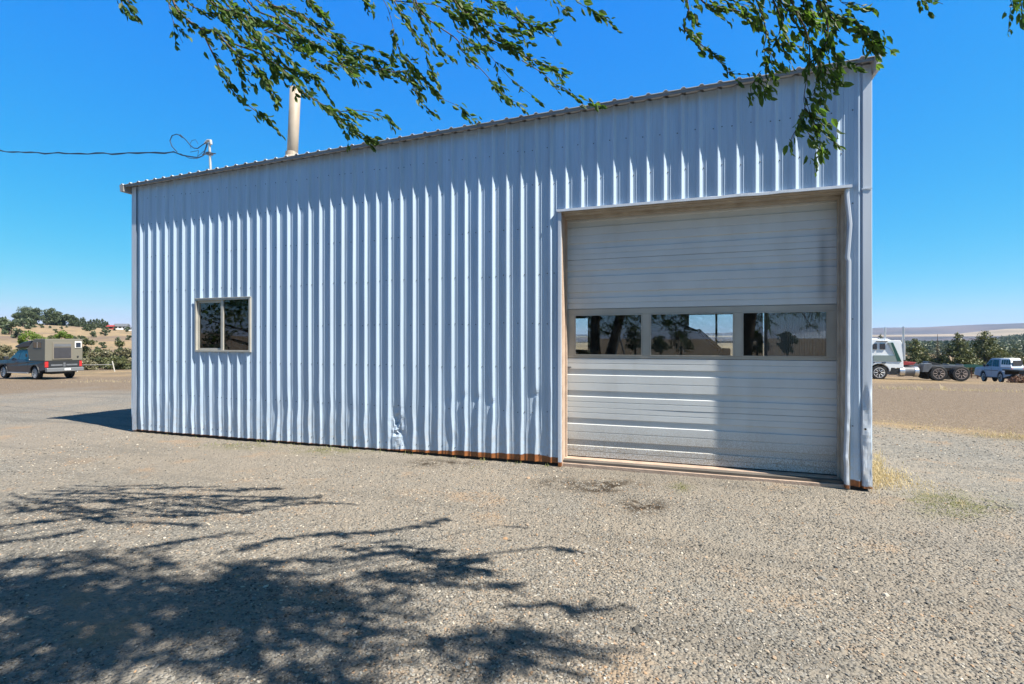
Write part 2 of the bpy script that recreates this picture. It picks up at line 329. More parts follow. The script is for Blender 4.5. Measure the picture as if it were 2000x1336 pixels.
def ground_mat():
    m = bpy.data.materials.new('gravel_ground'); m.use_nodes = True; t = m.node_tree; L = t.links; p = t.nodes['Principled BSDF']
    tc = nd(t, 'ShaderNodeTexCoord'); O = tc.outputs['Object']
    A = {k: nd(t, 'ShaderNodeAttribute', attribute_name=k).outputs['Fac'] for k in ('dirt', 'straw', 'stain', 'green', 'tan')}
    def vor(sc, feat='F1'):
        v = nd(t, 'ShaderNodeTexVoronoi', Scale=sc, feature=feat); L.new(O, v.inputs['Vector']); return v
    v1 = vor(46); v2 = vor(110); v3 = vor(20)
    n1 = nd(t, 'ShaderNodeTexNoise', Scale=.5, Detail=8.0, Roughness=.6); L.new(O, n1.inputs['Vector'])
    n2 = nd(t, 'ShaderNodeTexNoise', Scale=6.0, Detail=8.0, Roughness=.7); L.new(O, n2.inputs['Vector'])
    n3 = nd(t, 'ShaderNodeTexNoise', Scale=.05, Detail=6.0, Roughness=.6); L.new(O, n3.inputs['Vector'])
    sx = nd(t, 'ShaderNodeSeparateColor'); L.new(v1.outputs['Color'], sx.inputs[0])
    s2 = nd(t, 'ShaderNodeSeparateColor'); L.new(v2.outputs['Color'], s2.inputs[0])
    gr = mixc(t, sx.outputs[0], (.085, .083, .078), (.262, .25, .224))
    gr = mixc(t, ramp(t, s2.outputs[0], .45, .9), gr, (.20, .183, .152))
    soil = mixc(t, n2.outputs[0], (.172, .150, .122), (.280, .246, .200))
    cov = ramp(t, mth(t, 'ADD', mth(t, 'MULTIPLY', n1.outputs[0], 1.7), mth(t, 'MULTIPLY', sx.outputs[1], .40)), .82, 1.22)
    c = mixc(t, cov, soil, gr)
    c = mixc(t, mth(t, 'MULTIPLY', A['tan'], .65), c, soil)
    n6 = nd(t, 'ShaderNodeTexNoise', Scale=1.3, Detail=5.0, Roughness=.65); L.new(O, n6.inputs['Vector'])
    c = mixc(t, mth(t, 'MULTIPLY', ramp(t, n6.outputs[0], .56, .70), .5), c, (.30, .205, .125))
    mp = nd(t, 'ShaderNodeMapping'); mp.inputs['Scale'].default_value = (.16, 1.5, 1); mp.inputs['Rotation'].default_value = (0, 0, .12); L.new(O, mp.inputs[0])
    n7 = nd(t, 'ShaderNodeTexNoise', Scale=1.0, Detail=6.0, Roughness=.6); L.new(mp.outputs[0], n7.inputs['Vector'])
    c = mixc(t, mth(t, 'MULTIPLY', ramp(t, n7.outputs[0], .50, .66), .55), c, (.135, .125, .108))
    dirt = mixc(t, n2.outputs[0], (.115, .085, .06), (.195, .15, .105))
    dirt = mixc(t, ramp(t, sx.outputs[0], .7, .95), dirt, (.27, .22, .165))
    c = mixc(t, A['dirt'], c, dirt)
    stw = mixc(t, n2.outputs[0], (.20, .14, .08), (.32, .24, .14))
    stw = mixc(t, ramp(t, n3.outputs[0], .42, .62), stw, (.155, .115, .085))
    n8 = nd(t, 'ShaderNodeTexNoise', Scale=.33, Detail=9.0, Roughness=.7); L.new(O, n8.inputs['Vector'])
    stw = mixc(t, mth(t, 'MULTIPLY', ramp(t, n8.outputs[0], .50, .62), .6), stw, (.105, .095, .06))
    c = mixc(t, A['straw'], c, stw)
    c = mixc(t, mth(t, 'MULTIPLY', A['green'], ramp(t, n2.outputs[0], .38, .62)), c, (.12, .12, .05))
    c = mixc(t, mth(t, 'MULTIPLY', A['stain'], ramp(t, n2.outputs[0], .40, .56)), c, (.035, .024, .014))
    L.new(c, p.inputs['Base Color']); p.inputs['Roughness'].default_value = .95; p.inputs['Specular IOR Level'].default_value = .2
    hgt = mth(t, 'ADD', mth(t, 'MULTIPLY', mth(t, 'SUBTRACT', .9, v1.outputs['Distance']), mth(t, 'ADD', .3, sx.outputs[1])),
              mth(t, 'MULTIPLY', mth(t, 'SUBTRACT', .9, v3.outputs['Distance']), .6))
    hgt = mth(t, 'ADD', hgt, mth(t, 'MULTIPLY', n2.outputs[0], 1.2))
    b = nd(t, 'ShaderNodeBump', Strength=1.0, Distance=.022); L.new(hgt, b.inputs['Height']); L.new(b.outputs[0], p.inputs['Normal'])
    return m
GROUND = ground()
# gravel stones: one countless mass
def ico():
    f = (1+5**.5)/2
    v = np.array([(-1, f, 0), (1, f, 0), (-1, -f, 0), (1, -f, 0), (0, -1, f), (0, 1, f), (0, -1, -f), (0, 1, -f), (f, 0, -1), (f, 0, 1), (-f, 0, -1), (-f, 0, 1)])
    F = np.array([(0, 11, 5), (0, 5, 1), (0, 1, 7), (0, 7, 10), (0, 10, 11), (1, 5, 9), (5, 11, 4), (11, 10, 2), (10, 7, 6), (7, 1, 8), (3, 9, 4), (3, 4, 2), (3, 2, 6), (3, 6, 8), (3, 8, 9), (4, 9, 5), (2, 4, 11), (6, 2, 10), (8, 6, 7), (9, 8, 1)])
    return v/np.linalg.norm(v[0]), F
def stones():
    V0, F0 = ico(); P = []; SZ = []
    for (r0, r1, dens, s0, s1) in ((2.0, 4.6, 2600, .0042, .0115), (2.0, 5, 70, .011, .020), (4.6, 8, 800, .006, .013), (8, 14, 130, .009, .017), (2.2, 15, 1.2, .018, .034)):
        area = math.pi*(r1*r1-r0*r0)*(104/360); n = int(area*dens)
        rr = np.sqrt(RNG.uniform(r0*r0, r1*r1, n)); az = RNG.uniform(R(-52), R(52), n)
        a = rr*np.sin(az); b = rr*np.cos(az); x = a*CT-b*ST; y = -DW+a*ST+b*CT
        k = fbm(x*.8, y*.8, 31)+RNG.uniform(-.22, .22, n) > .41
        k &= ~((y > -.05) & (x > -10.9) & (x < 2.3)); x, y = x[k], y[k]
        P.append(np.stack([x, y, gh(x, y)], -1)); SZ.append(s0+(s1-s0)*RNG.random(len(x))**2)
    P = np.vstack(P); SZ = np.concatenate(SZ); n = len(P)
    var = [V0*(1+RNG.uniform(-.28, .28, (12, 1))) for _ in range(24)]
    W = np.stack(var)[RNG.integers(0, 24, n)]
    sc = np.stack([RNG.uniform(.8, 1.4, n), RNG.uniform(.6, 1.1, n), RNG.uniform(.35, .75, n)], -1)*SZ[:, None]
    W = W*sc[:, None, :]; a = RNG.uniform(0, 6.28, n); c, s = np.cos(a), np.sin(a)
    tl = RNG.uniform(-.5, .5, n)[:, None]; W[:, :, 2] += tl*W[:, :, 0]*.6
    X = W[:, :, 0]*c[:, None]-W[:, :, 1]*s[:, None]; Y = W[:, :, 0]*s[:, None]+W[:, :, 1]*c[:, None]
    W = np.stack([X, Y, W[:, :, 2]], -1)+P[:, None, :]+np.array([0, 0, .002])
    F = F0[None]+(np.arange(n)*12)[:, None, None]
    m = bpy.data.materials.new('gravel_stone'); m.use_nodes = True; t = m.node_tree; p = t.nodes['Principled BSDF']
    g = nd(t, 'ShaderNodeNewGeometry'); cr = nd(t, 'ShaderNodeValToRGB'); t.links.new(g.outputs['Random Per Island'], cr.inputs[0])
    e = cr.color_ramp.elements; e[0].color = (.05, .048, .043, 1); e[1].color = (.46, .42, .35, 1)
    for q, c_ in ((.2, (.128, .124, .114)), (.5, (.195, .186, .168)), (.8, (.275, .26, .232)), (.9, (.30, .19, .11)), (.93, (.33, .28, .22))):
        x_ = e.new(q); x_.color = (*c_, 1)
    t.links.new(cr.outputs[0], p.inputs['Base Color']); p.inputs['Roughness'].default_value = .9; p.inputs['Specular IOR Level'].default_value = .25
    o = npmesh('gravel', W.reshape(-1, 3), F.reshape(-1, 3), m)
    tag(o, 'loose grey and tan crushed stones strewn over the yard', 'gravel', kind='stuff')
stones()
# far hills on the right, brown field range, and the snowy mountain that the door glass mirrors
def hills(name, az0, az1, r0, r1, hfun, m, na=160, nr=26):
    az = np.radians(np.linspace(az0, az1, na)); tt = np.linspace(0, 1, nr); rr = r0+(r1-r0)*tt
    RR, AA = np.meshgrid(rr, az, indexing='ij'); a = RR*np.sin(AA); b = RR*np.cos(AA)
    X = a*CT-b*ST; Y = -DW+a*ST+b*CT; Z = hfun(np.degrees(AA), np.meshgrid(tt, az, indexing='ij')[0], X, Y)
    idx = np.arange(nr*na).reshape(nr, na)
    F = np.stack([idx[:-1, :-1], idx[:-1, 1:], idx[1:, 1:], idx[1:, :-1]], -1).reshape(-1, 4)
    return struct(npmesh(name, np.stack([X, Y, Z], -1).reshape(-1, 3), F, m, None, True))
M_FAR = mat('sage_hillside', (.17, .12, .12), .95, col2=(.02, .03, .05), vscale=.0030)  # bluish dark patches paint the shadowed folds into the hill colour
M_FARTAN = mat('tan_fields', (.42, .33, .24), .95, col2=(.16, .14, .10), vscale=.004)
def h_far(az, t, X, Y):
    ridge = np.interp(az, [5, 30, 33, 36, 38.5, 42.3, 45, 60, 85], [60, 76, 88, 94, 92, 104, 108, 100, 60])
    env = np.minimum(smooth(0, .55, t), 1-smooth(.75, 1, t)*.6)
    fold = (np.abs(fbm(X*.0016, Y*.0016, 41)-.5)*2)
    return -10 + ridge*env*(1-.38*fold*(1-smooth(.45, .62, t)))*1.03
hills('hills', 5, 85, 2600, 5200, h_far, M_FAR, 400, 60)
def h_mid(az, t, X, Y):
    return 12 + np.interp(az, [5, 30, 36, 41, 44, 60, 85], [9, 11, 11, 12, 26, 30, 14])*smooth(0, .8, t)*(.85+.3*fbm(X*.003, Y*.003, 5))
hills('hills', 5, 85, 1500, 2400, h_mid, M_FARTAN, 200, 20)
M_SNOW = mat('snow_peak', (.75, .78, .84), .9, col2=(.25, .3, .4), vscale=.0009)
def h_snow(az, t, X, Y):
    return -20+np.interp(az, [100, 150, 158, 165, 172, 195], [40, 110, 250, 350, 190, 60])*np.minimum(smooth(0, .5, t), 1-smooth(.5, 1, t))*(.9+.25*fbm(X*.002, Y*.002, 9))
hills('hills', 105, 190, 5200, 6300, h_snow, M_SNOW, 160, 20)
# ---------------------------------------------------------------- the metal building
BLD = empty('metal_workshop')
tag(BLD, 'large corrugated metal workshop, white and blue grey, with a wide overhead door', 'building')
XL, XR = wx(258), wx(1703); YB = 9.2; ZB = -.055
def roofz(x, y=0.0): return 4.885+(x-XL)*(5.155-4.885)/(XR-XL)-.02 - .085*max(y, 0)
ZTL = wz(258, 366); ZTR = wz(1700, 124)
def roofz(x, y=0.0): return ZTL+(x-XL)*(ZTR-ZTL)/(XR-XL) - .085*max(y, 0)
OX0, OX1, OZ1 = wx(1097), wx(1652), 3.645      # door opening
WX0, WX1 = wx(381, -.03), wx(489, -.03); WZ0, WZ1 = wz(383, 687, -.03), wz(383, 584, -.03)
P, RH, RR_, CR = .2308, .031, .034, .014
def rib_breaks():
    out = []; base = 2*RR_+CR
    for (o, y) in ((0, 0), (RR_, RH), (RR_+CR*.5, RH+.001), (RR_+CR, RH), (base, 0), (base+.036, 0), (base+.040, .004), (base+.047, .004), (base+.051, 0),
                   (base+.088, 0), (base+.091, .003), (base+.097, .003), (base+.100, 0)): out.append((o, y))
    return out
def wall_front():
    bp = rib_breaks(); ph = (wx(278)-XL-1.5*RR_-CR) % P
    xs = []; n0 = -1
    while XL+ph+n0*P < XR+P:
        for o, y in bp: xs.append((XL+ph+n0*P+o, y, n0))
        n0 += 1
    bx = np.array([q[0] for q in xs]); by = np.array([q[1] for q in xs])
    extra = [XL, XR-.02, OX0-.01, OX1+.01, WX0+.01, WX1-.01]
    X = np.unique(np.concatenate([bx[(bx > XL) & (bx < XR-.02)], extra])); Y0 = np.interp(X, bx, by)
    zr = np.unique(np.concatenate([np.linspace(ZB, 1.6, 60), np.linspace(1.6, 4.6, 34), [OZ1+.01, WZ0+.01, WZ1-.01]]))
    nx, nz = len(X), len(zr)+1
    XX = np.repeat(X[None], nz, 0); ZZ = np.vstack([np.repeat(zr[:, None], nx, 1), np.array([[roofz(x)-.006 for x in X]])]); YY = np.repeat(Y0[None], nz, 0)
    # wear: wobble of the lower metre, pushed-in ribs, one crumpled rib
    low = 1-smooth(.2, 1.5, ZZ)
    amp = 1-.30*low*vnoise(XX*2.3, ZZ*2.6, 51)
    wob = (vnoise(np.floor((XX-XL-ph)/P)*7.7, ZZ*3.1, 52)-.5)*.030*low+(vnoise(XX*1.3, ZZ*1.1, 53)-.5)*.006
    dy = (fbm(XX*2.3, ZZ*1.6, 54)-.47)*.024*(low+.10)
    def dent(px, py, sx, sz, depth, crush):
        nonlocal dy, amp
        cx, cz = wx(px), wz(px, py); g = np.exp(-((XX-cx)/sx)**2-((ZZ-cz)/sz)**2)
        amp = amp*(1-crush*g); dy = dy+depth*g
    dent(776, 830, .085, .30, .030, .95); dent(776, 860, .15, .12, .012, .8)
    for (a, b) in ((876, 776), (905, 772), (932, 776), (960, 785), (1045, 770)): dent(a, b, .04, .05, .010, .6)
    dent(880, 860, .08, .15, .012, .3); dent(690, 800, .07, .2, .006, .2); dent(1047, 790, .06, .2, .012, .35); dent(1060, 870, .06, .2, .01, .3); dent(540, 800, .08, .2, .008, .3)
    dent(1667, 860, .06, .35, .02, .5)
    cr = np.exp(-((XX-wx(776))/.09)**2-((ZZ-wz(776, 835))/.28)**2)
    dy = dy+cr*(fbm(XX*24, ZZ*14, 58)-.5)*.15
    g2 = np.exp(-((XX-wx(779))/.10)**2-((ZZ-.10)/.13)**2); dy = dy+g2*(XX-wx(779))*.75-g2*.02
    Yf = -(YY*amp)+np.maximum(dy, -.02)
    XX = XX+wob*(YY > .002)
    idx = np.arange(nx*nz).reshape(nz, nx)
    F = np.stack([idx[:-1, :-1], idx[:-1, 1:], idx[1:, 1:], idx[1:, :-1]], -1).reshape(-1, 4)
    cxs = np.repeat(((X[:-1]+X[1:])/2)[None], nz-1, 0).ravel(); czs = ((ZZ[:-1, :-1]+ZZ[1:, 1:])/2).ravel()
    k = ~(((cxs > OX0-.01) & (cxs < OX1+.01) & (czs < OZ1+.01)) | ((cxs > WX0+.01) & (cxs < WX1-.01) & (czs > WZ0+.01) & (czs < WZ1-.01)))
    o = npmesh('front_wall', np.stack([XX, Yf, ZZ], -1).reshape(-1, 3), F[k], M_WALL, BLD)
    o['label'] = 'corrugated front siding with dented ribs and a rusty lower edge'
    # screws, one countable field of tiny heads
    sb = MB(); V0, F0 = ico()
    for row, z in enumerate([.06, .68, 1.35, 2.02, 2.75, 3.45, 4.10, 4.62]):
        n = 0
        x = XL+ph
        while x < XR-.1:
            for q, off in enumerate((2*RR_+CR+.012, P-.014)):
                xx = x+off
                if q == row % 2 or random.random() < .15:
                    if (OX0-.03 < xx < OX1+.03 and z < OZ1+.05) or (WX0-.02 < xx < WX1+.02 and WZ0-.05 < z < WZ1+.05) or xx > XR-.1: continue
                    zz = z+random.uniform(-.015, .015)
                    sb.lathe([(.002, .009), (-.002, .0085), (-.004, .005), (-.007, .004)], (xx, -.001, zz), 'y', 6)
            x += P
    s_ = sb.build('screw', M_SCREW, BLD); s_['kind'] = 'stuff'
wall_front()
def side_walls():
    b = MB(); b.add([(XL+.02, .03, ZB), (XL+.02, YB, ZB), (XL+.02, YB, roofz(XL, YB)-.02), (XL+.02, .03, roofz(XL)-.02)], [(0, 1, 2, 3)])
    def corr(x, sgn, name, lab):
        V = []; ys = []; y = .03
        while y < YB-.2: 
            for o, h in ((0, 0), (RR_, RH), (RR_+CR, RH), (2*RR_+CR, 0)): ys.append((y+o, h))
            y += P
        ys.append((YB, 0))
        for (yy, h) in ys: V += [(x+sgn*h, yy, ZB), (x+sgn*h, yy, roofz(x, yy)-.01)]
        F = [(2*i, 2*i+2, 2*i+3, 2*i+1) for i in range(len(ys)-1)]
        npmesh(name, V, F, M_WALL, BLD)
    corr(XL+.01, -1, 'side_wall', ''); corr(XR-.01, 1, 'side_wall', '')
side_walls()
# back wall with its window openings (seen through the door glass)
def rect_wall(name, x0, x1, zt, holes, y0, y1, m, par):
    b = MB(); hs = sorted(holes); x = x0
    for (a, c, z0, z1) in hs:
        b.box(x, a, y0, y1, ZB, zt); b.box(a, c, y0, y1, ZB, z0); b.box(a, c, y0, y1, z1, zt); x = c
    b.box(x, x1, y0, y1, ZB, zt); return b.build(name, m, par)
HB = [(-4.35, -3.02, 1.45, 2.50), (.08, 1.36, 1.15, 2.56)]
rect_wall('back_wall', XL+.05, XR-.05, roofz(XL, YB)-.05, HB, YB-.12, YB, mat('interior_wood', (.22, .17, .12), .9, var=.4, vscale=2), BLD)
for (a, c, z0, z1) in HB:
    b = MB(); b.box(a, c, YB-.15, YB-.125, z0-.04, z0+.02); b.box(a, c, YB-.15, YB-.125, z1-.02, z1+.04); b.box((a+c)/2+.1, (a+c)/2+.16, YB-.15, YB-.125, z0+.02, z1-.02)
    b.build('rear_window', M_ALU, BLD)
MB().box(XL+.05, XR-.05, .05, YB-.15, ZB-.3, -.02).build('floor_slab', mat('shop_floor', (.16, .14, .12), .9, var=.4, vscale=2), BLD)
# roof sheet with ribs running front to back
def roof():
    xs = []; x = XL-.10
    while x < XR+.04:
        for o, h in ((0, 0), (.022, .024), (.05, .024), (.072, 0), (.15, .0)): xs.append((x+o, h))
        x += .2286*1.0
    xs = [q for q in xs if q[0] < XR+.03]+[(XR+.03, 0)]
    V = []; ys = [-.165, 0, 3, 6, YB+.2]
    for y in ys:
        for (x, h) in xs: V.append((x, y, roofz(x, y)+h+.012))
    for y in ys:
        for (x, h) in xs: V.append((x, y, roofz(x, y)+h+.004))
    n = len(xs); m = len(ys); F = []
    for l in range(2):
        for i in range(m-1):
            for k in range(n-1):
                a = l*n*m+i*n+k; F.append((a, a+1, a+n+1, a+n))
    for k in range(n-1): F.append((k, k+1, n*m+k+1, n*m+k))
    npmesh('roof', V, F, M_ROOF, BLD)
    # eave board under the sheet edge and the end caps
    b = MB()
    for (x0, x1) in ((XL-.06, XR+.01),):
        N = 40
        for i in range(N):
            a = x0+(x1-x0)*i/N; c = x0+(x1-x0)*(i+1)/N
            za, zc_ = roofz(a), roofz(c)
            b.add([(a, -.150, za-.035), (c, -.150, zc_-.035), (c, -.150, zc_-.001), (a, -.150, za-.001), (a, -.135, za-.035), (c, -.135, zc_-.035), (c, -.135, zc_-.001), (a, -.135, za-.001)],
                  [(0, 1, 2, 3), (4, 7, 6, 5), (0, 4, 5, 1), (3, 2, 6, 7)])
    b.build('fascia', mat('fascia_metal', (.30, .29, .29), .5, var=.3), BLD)
    b = MB(); z = roofz(XL); b.prism([(XL-.12, z+.012), (XL-.095, z-.125), (XL-.005, z-.125), (XL-.005, z+.0)], -.17, .3); b.build('end_cap', mat('cap_metal', (.42, .40, .38), .6, var=.2), BLD)
    b = MB(); z = roofz(XR); b.prism([(XR-.0, z-.15), (XR+.035, z-.16), (XR+.06, z+.035), (XR-.02, z+.0)], -.168, 9.0 if False else .4); b.build('end_cap', M_ROOF, BLD)
roof()
# corner trims
def corner_trim(x0, x1, name, dz, lab, side):
    zs = np.linspace(ZB-.012, roofz(x0)-.02, 120); us = np.linspace(0, 1, 9)
    U, Z = np.meshgrid(us, zs); X = x0+(x1-x0)*U
    Y = -.032 + .0*U
    Y = np.where(U < .02, .0, Y)
    if dz:
        low = 1-smooth(.3, 1.3, Z)
        Y = Y+(fbm(X*9, Z*5, 61)-.45)*.050*low*(U > .1)+(vnoise(X*5, Z*.9, 62)-.5)*.008
        X = X+(vnoise(X*0+3, Z*3.3, 63)-.5)*.022*low+(vnoise(X*0+1, Z*9, 64)-.5)*.008*low
        g = np.exp(-((Z-1.05)/.10)**2); Y = Y+g*.02*np.sin(U*6)
    else:
        X = X+(vnoise(X*0+3, Z*1.3, 65)-.5)*.012*(1-smooth(.3, 2, Z))
    nz, nx = U.shape; idx = np.arange(nz*nx).reshape(nz, nx)
    F = np.stack([idx[:-1, :-1], idx[:-1, 1:], idx[1:, 1:], idx[1:, :-1]], -1).reshape(-1, 4)
    V = np.stack([X, Y, Z], -1).reshape(-1, 3)
    # return along the side wall
    e = -1 if side > 0 else 0
    n = len(V); R_ = np.stack([X[:, e]+side*.004, np.full(nz, .14), Z[:, e]], -1); V = np.vstack([V, R_])
    F2 = [(idx[i, e], n+i, n+i+1, idx[i+1, e]) for i in range(nz-1)]
    o = npmesh(name, V, np.vstack([F, F2]), M_TRIM, BLD); o['label'] = lab
corner_trim(wx(1683, -.03), wx(1702.5, -.03), 'corner_trim', 1, 'dented pale corner flashing at the right end', 1)
corner_trim(wx(258, -.03)-.01, wx(266, -.03), 'corner_trim', 0, 'thin rusted corner flashing at the left end', -1)
b = MB(); b.lathe([(0, .013), (-.004, .013)], (wx(1690, -.04), -.045, wz(1690, 838, -.04)), 'y', 12); b.build('punched_hole', M_BLACK, BLD)
# flashing joint on the right corner
b = MB(); zz = wz(1690, 370); b.box(wx(1683, -.03)-.004, wx(1702.5, -.03)+.004, -.040, -.033, zz-.006, zz+.006); b.build('flashing_joint', M_TRIM, BLD)
# dark sill board and gap below the siding
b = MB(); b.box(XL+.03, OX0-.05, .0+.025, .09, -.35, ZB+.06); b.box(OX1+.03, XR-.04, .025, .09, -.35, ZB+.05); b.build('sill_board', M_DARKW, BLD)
# door opening trims
def opening():
    YD = .30
    b = MB(); b.box(OX0-.045, OX0-.002, -.040, -.002, -.10, OZ1+.02)
    b.box(OX0-.006, OX0-.001, -.002, .05, -.10, OZ1); b.build('jamb_trim', M_TRIM, BLD)
    b = MB(); b.box(OX0-.001, OX0+.008, .0, .05, -.10, OZ1); b.box(OX0-.04, OX0+.006, .05, YD, -.10, OZ1-.004); b.box(OX0+.006, OX0+.025, .22, YD-.02, -.08, OZ1-.03)
    o = b.build('door_jamb', M_PEACH, BLD, .004); o['label'] = 'peach stained timber jamb on the left of the door'
    b = MB(); b.box(OX1-.006, OX1+.05, .004, YD, -.10, OZ1-.004); b.box(OX1-.03, OX1-.006, .22, YD-.02, -.08, OZ1-.03); b.box(OX1-.012, OX1-.006, .05, .13, -.08, OZ1-.03)
    o = b.build('door_jamb', M_WOOD, BLD, .004); o['label'] = 'grey weathered timber jamb on the right of the door'
    # crumpled right jamb flashing
    zs = np.linspace(-.085, OZ1, 150); V = []; 
    for z in zs:
        k = (np.interp(z, [-.14, .3, .5, 1.0, 1.9, 2.75, 2.78, 3.2, 3.55, 3.64], [-.020, -.030, -.012, -.006, .0, .004, -.012, .016, -.016, -.018]))
        k += (vnoise(z*6, 2.0, 71)-.5)*.016*(1-smooth(.3, 2.2, z)); q = (vnoise(z*11, 5.0, 72)-.5)*.016*(1-smooth(.1, 2.6, z))
        x = OX1+.012+float(k); yy = -.034+float(q)
        V += [(x-.010, .012, z), (x-.004, yy+.004, z), (x+.006, yy, z), (x+.030, yy+.002, z), (x+.036, yy+.010, z), (x+.040, .0, z)]
    F = [(6*i+j, 6*i+j+1, 6*i+j+7, 6*i+j+6) for i in range(len(zs)-1) for j in range(5)]
    o = npmesh('jamb_trim', V, F, M_TRIM, BLD); o['label'] = 'bent and crumpled white jamb flashing on the right'
    # header: drip flashing, timber and soffit
    b = MB(); N = 24; x0, x1 = OX0-.06, OX1+.055
    for i in range(N):
        a = x0+(x1-x0)*i/N; c = x0+(x1-x0)*(i+1)/N
        wa = .006*math.sin(i*1.7) if 12 < i < 20 else .001; wc = .006*math.sin((i+1)*1.7) if 12 < i+1 < 20 else .001
        b.add([(a, -.062, OZ1+.004+wa), (c, -.062, OZ1+.004+wc), (c, -.060, OZ1+.040+wc), (a, -.060, OZ1+.040+wa), (a, .0, OZ1+.055), (c, .0, OZ1+.055), (a, -.03, OZ1+.006), (c, -.03, OZ1+.006)],
              [(0, 1, 2, 3), (3, 2, 5, 4), (0, 6, 7, 1)])
    b.build('header_flashing', M_TRIM, BLD)
    b = MB(); b.box(OX0-.04, OX1+.045, -.004, .06, OZ1-.002, OZ1+.045); b.box(OX0-.03, OX1+.04, .06, YD-.01, OZ1-.02, OZ1+.2); b.box(OX0+.01, OX1-.01, .19, YD-.03, OZ1-.06, OZ1-.02)
    b.build('header_beam', M_WOOD, BLD, .004)
    b = MB(); b.box(OX0-.03, OX1+.02, .16, .34, -.20, -.012); b.box(OX0-.05, OX1+.03, .02, .16, -.22, -.055); o = b.build('door_sill', M_PEACH, BLD, .006); 
opening()
# the sectional overhead door
DX0, DX1 = wx(1102, .3)-.02, wx(1643, .3)+.02; SH = .745
door = empty('overhead_door'); door.parent = BLD
YD = .30
def ribbed(z0):
    p = [(0, .006), (.004, 0), (.885, 0), (.888, .003), (.898, .003), (.901, 0), (.66, None)]
    prof = [(0.0, .012), (.006, .0), (.105, .0), (.109, .006), (.117, .006), (.125, .0), (.215, .0), (.225, .015), (.335, .015), (.345, .0),
            (.490, .0), (.494, .006), (.502, .006), (.51, .0), (.655, .0), (.665, .015), (.775, .015), (.785, .0), (.885, .0), (.889, .006), (.897, .006), (.905, .0), (.994, .0), (1.0, .012)]
    V = []; xs = np.linspace(DX0, DX1, 60)
    for x in xs:
        for (f, d) in prof:
            wv = (vnoise(x*.9, z0*3+f, 81)-.5)*.0015
            V.append((x, YD+d+float(wv)*0+(float(vnoise(x*.9, z0*3, 81))-.5)*.004, z0+f*SH))
    n = len(prof); F = [(i*n+k, (i+1)*n+k, (i+1)*n+k+1, i*n+k+1) for i in range(len(xs)-1) for k in range(n-1)]
    o = npmesh('door_section', V, F, M_DOOR, door); return o
for z0 in (0, SH, 3*SH, 4*SH): ribbed(z0)
gl = [(1123, 1254), (1270, 1433), (1450, 1616)]; G = [(wx(a, YD), wx(c, YD)) for a, c in gl]; GZ0, GZ1 = 1.535, 2.145
fr = empty('glazed_section'); fr.parent = door
b = MB(); x = DX0
b.box(DX0, DX1, YD-.002, YD+.04, 2*SH+.004, GZ0); b.box(DX0, DX1, YD-.002, YD+.04, GZ1, 3*SH-.004)
for (a, c) in G+[(DX1, None)]: b.box(x, a, YD-.003, YD+.038, GZ0+.0005, GZ1-.0005); x = c
b.build('section_frame', mat('door_frame_paint', (.52, .50, .44), .5, var=.15, vscale=3), fr, .004)
for (a, c) in G:
    b = MB(); t_ = .012
    b.box(a, c, YD-.010, YD+.004, GZ0, GZ0+t_); b.box(a, c, YD-.010, YD+.004, GZ1-t_, GZ1)
    b.box(a, a+t_, YD-.0095, YD+.004, GZ0+t_, GZ1-t_); b.box(c-t_, c, YD-.0095, YD+.004, GZ0+t_, GZ1-t_)
    b.build('glazing_bead', M_ALU, fr)
    b = MB(); b.box(a+.003, c-.003, YD+.008, YD+.012, GZ0+.003, GZ1-.003); b.build('window_pane', M_GLASS, fr)
b = MB(); b.box(DX0, DX1, YD+.012, YD+.03, -.02, .0); b.build('rubber_seal', M_BLACK, door)
for (a, c) in ((DX0+.02, DX0+.05),): 
    b = MB(); b.box(a+.02, a+.11, YD-.004, YD+.0, SH+.60, SH+.612); b.build('bottom_bracket', M_SCREW, door)
# left sliding window
def slider():
    w_ = empty('sliding_window'); w_.parent = BLD
    a, c, z0, z1 = WX0, WX1, WZ0, WZ1
    b = MB(); t_ = .035; y0, y1 = -.042, .05
    b.box(a, c, y0, y1, z0, z0+t_); b.box(a, c, y0, y1, z1-t_, z1); b.box(a, a+t_, y0+.001, y1, z0+t_, z1-t_); b.box(c-t_, c, y0+.001, y1, z0+t_, z1-t_)
    b.box(a-.01, c+.01, y0-.006, y0+.02, z1-.006, z1+.012)
    b.build('window_frame', M_ALU, w_, .003)
    m = a+(c-a)*.49
    b = MB(); y0 = -.012; b.box(m-.03, m+.03, y0-.012, .03, z0+t_, z1-t_)
    b.box(a+t_, m-.03, .0, .03, z0+t_, z0+t_+.035); b.box(a+t_, m-.03, .0, .03, z1-t_-.045, z1-t_); b.box(a+t_, a+t_+.03, .001, .03, z0+t_+.035, z1-t_-.045)
    b.build('window_sash', M_ALU, w_, .003)
    b = MB(); b.box(a+t_+.03, m-.03, .012, .016, z0+t_+.035, z1-t_-.045); b.build('window_pane', M_GLASS, w_)
    b = MB(); b.box(m+.03, c-t_, -.002, .002, z0+t_, z1-t_); b.build('window_pane', M_GLASS, w_)
slider()
# paper notice leaning inside the window
x0 = wx(467, .10); b = MB(); b.prism([(x0, WZ0+.14), (x0+.03, WZ0+.04), (x0+.22, WZ0+.035), (x0+.22, WZ0+.46), (x0, WZ0+.45)], .10, .106)
tag(b.build('paper_sheet', mat('pale_blue_paper', (.62, .72, .82), .8, var=.1)), 'pale blue sheet propped inside the lower right of the small window', 'paper')
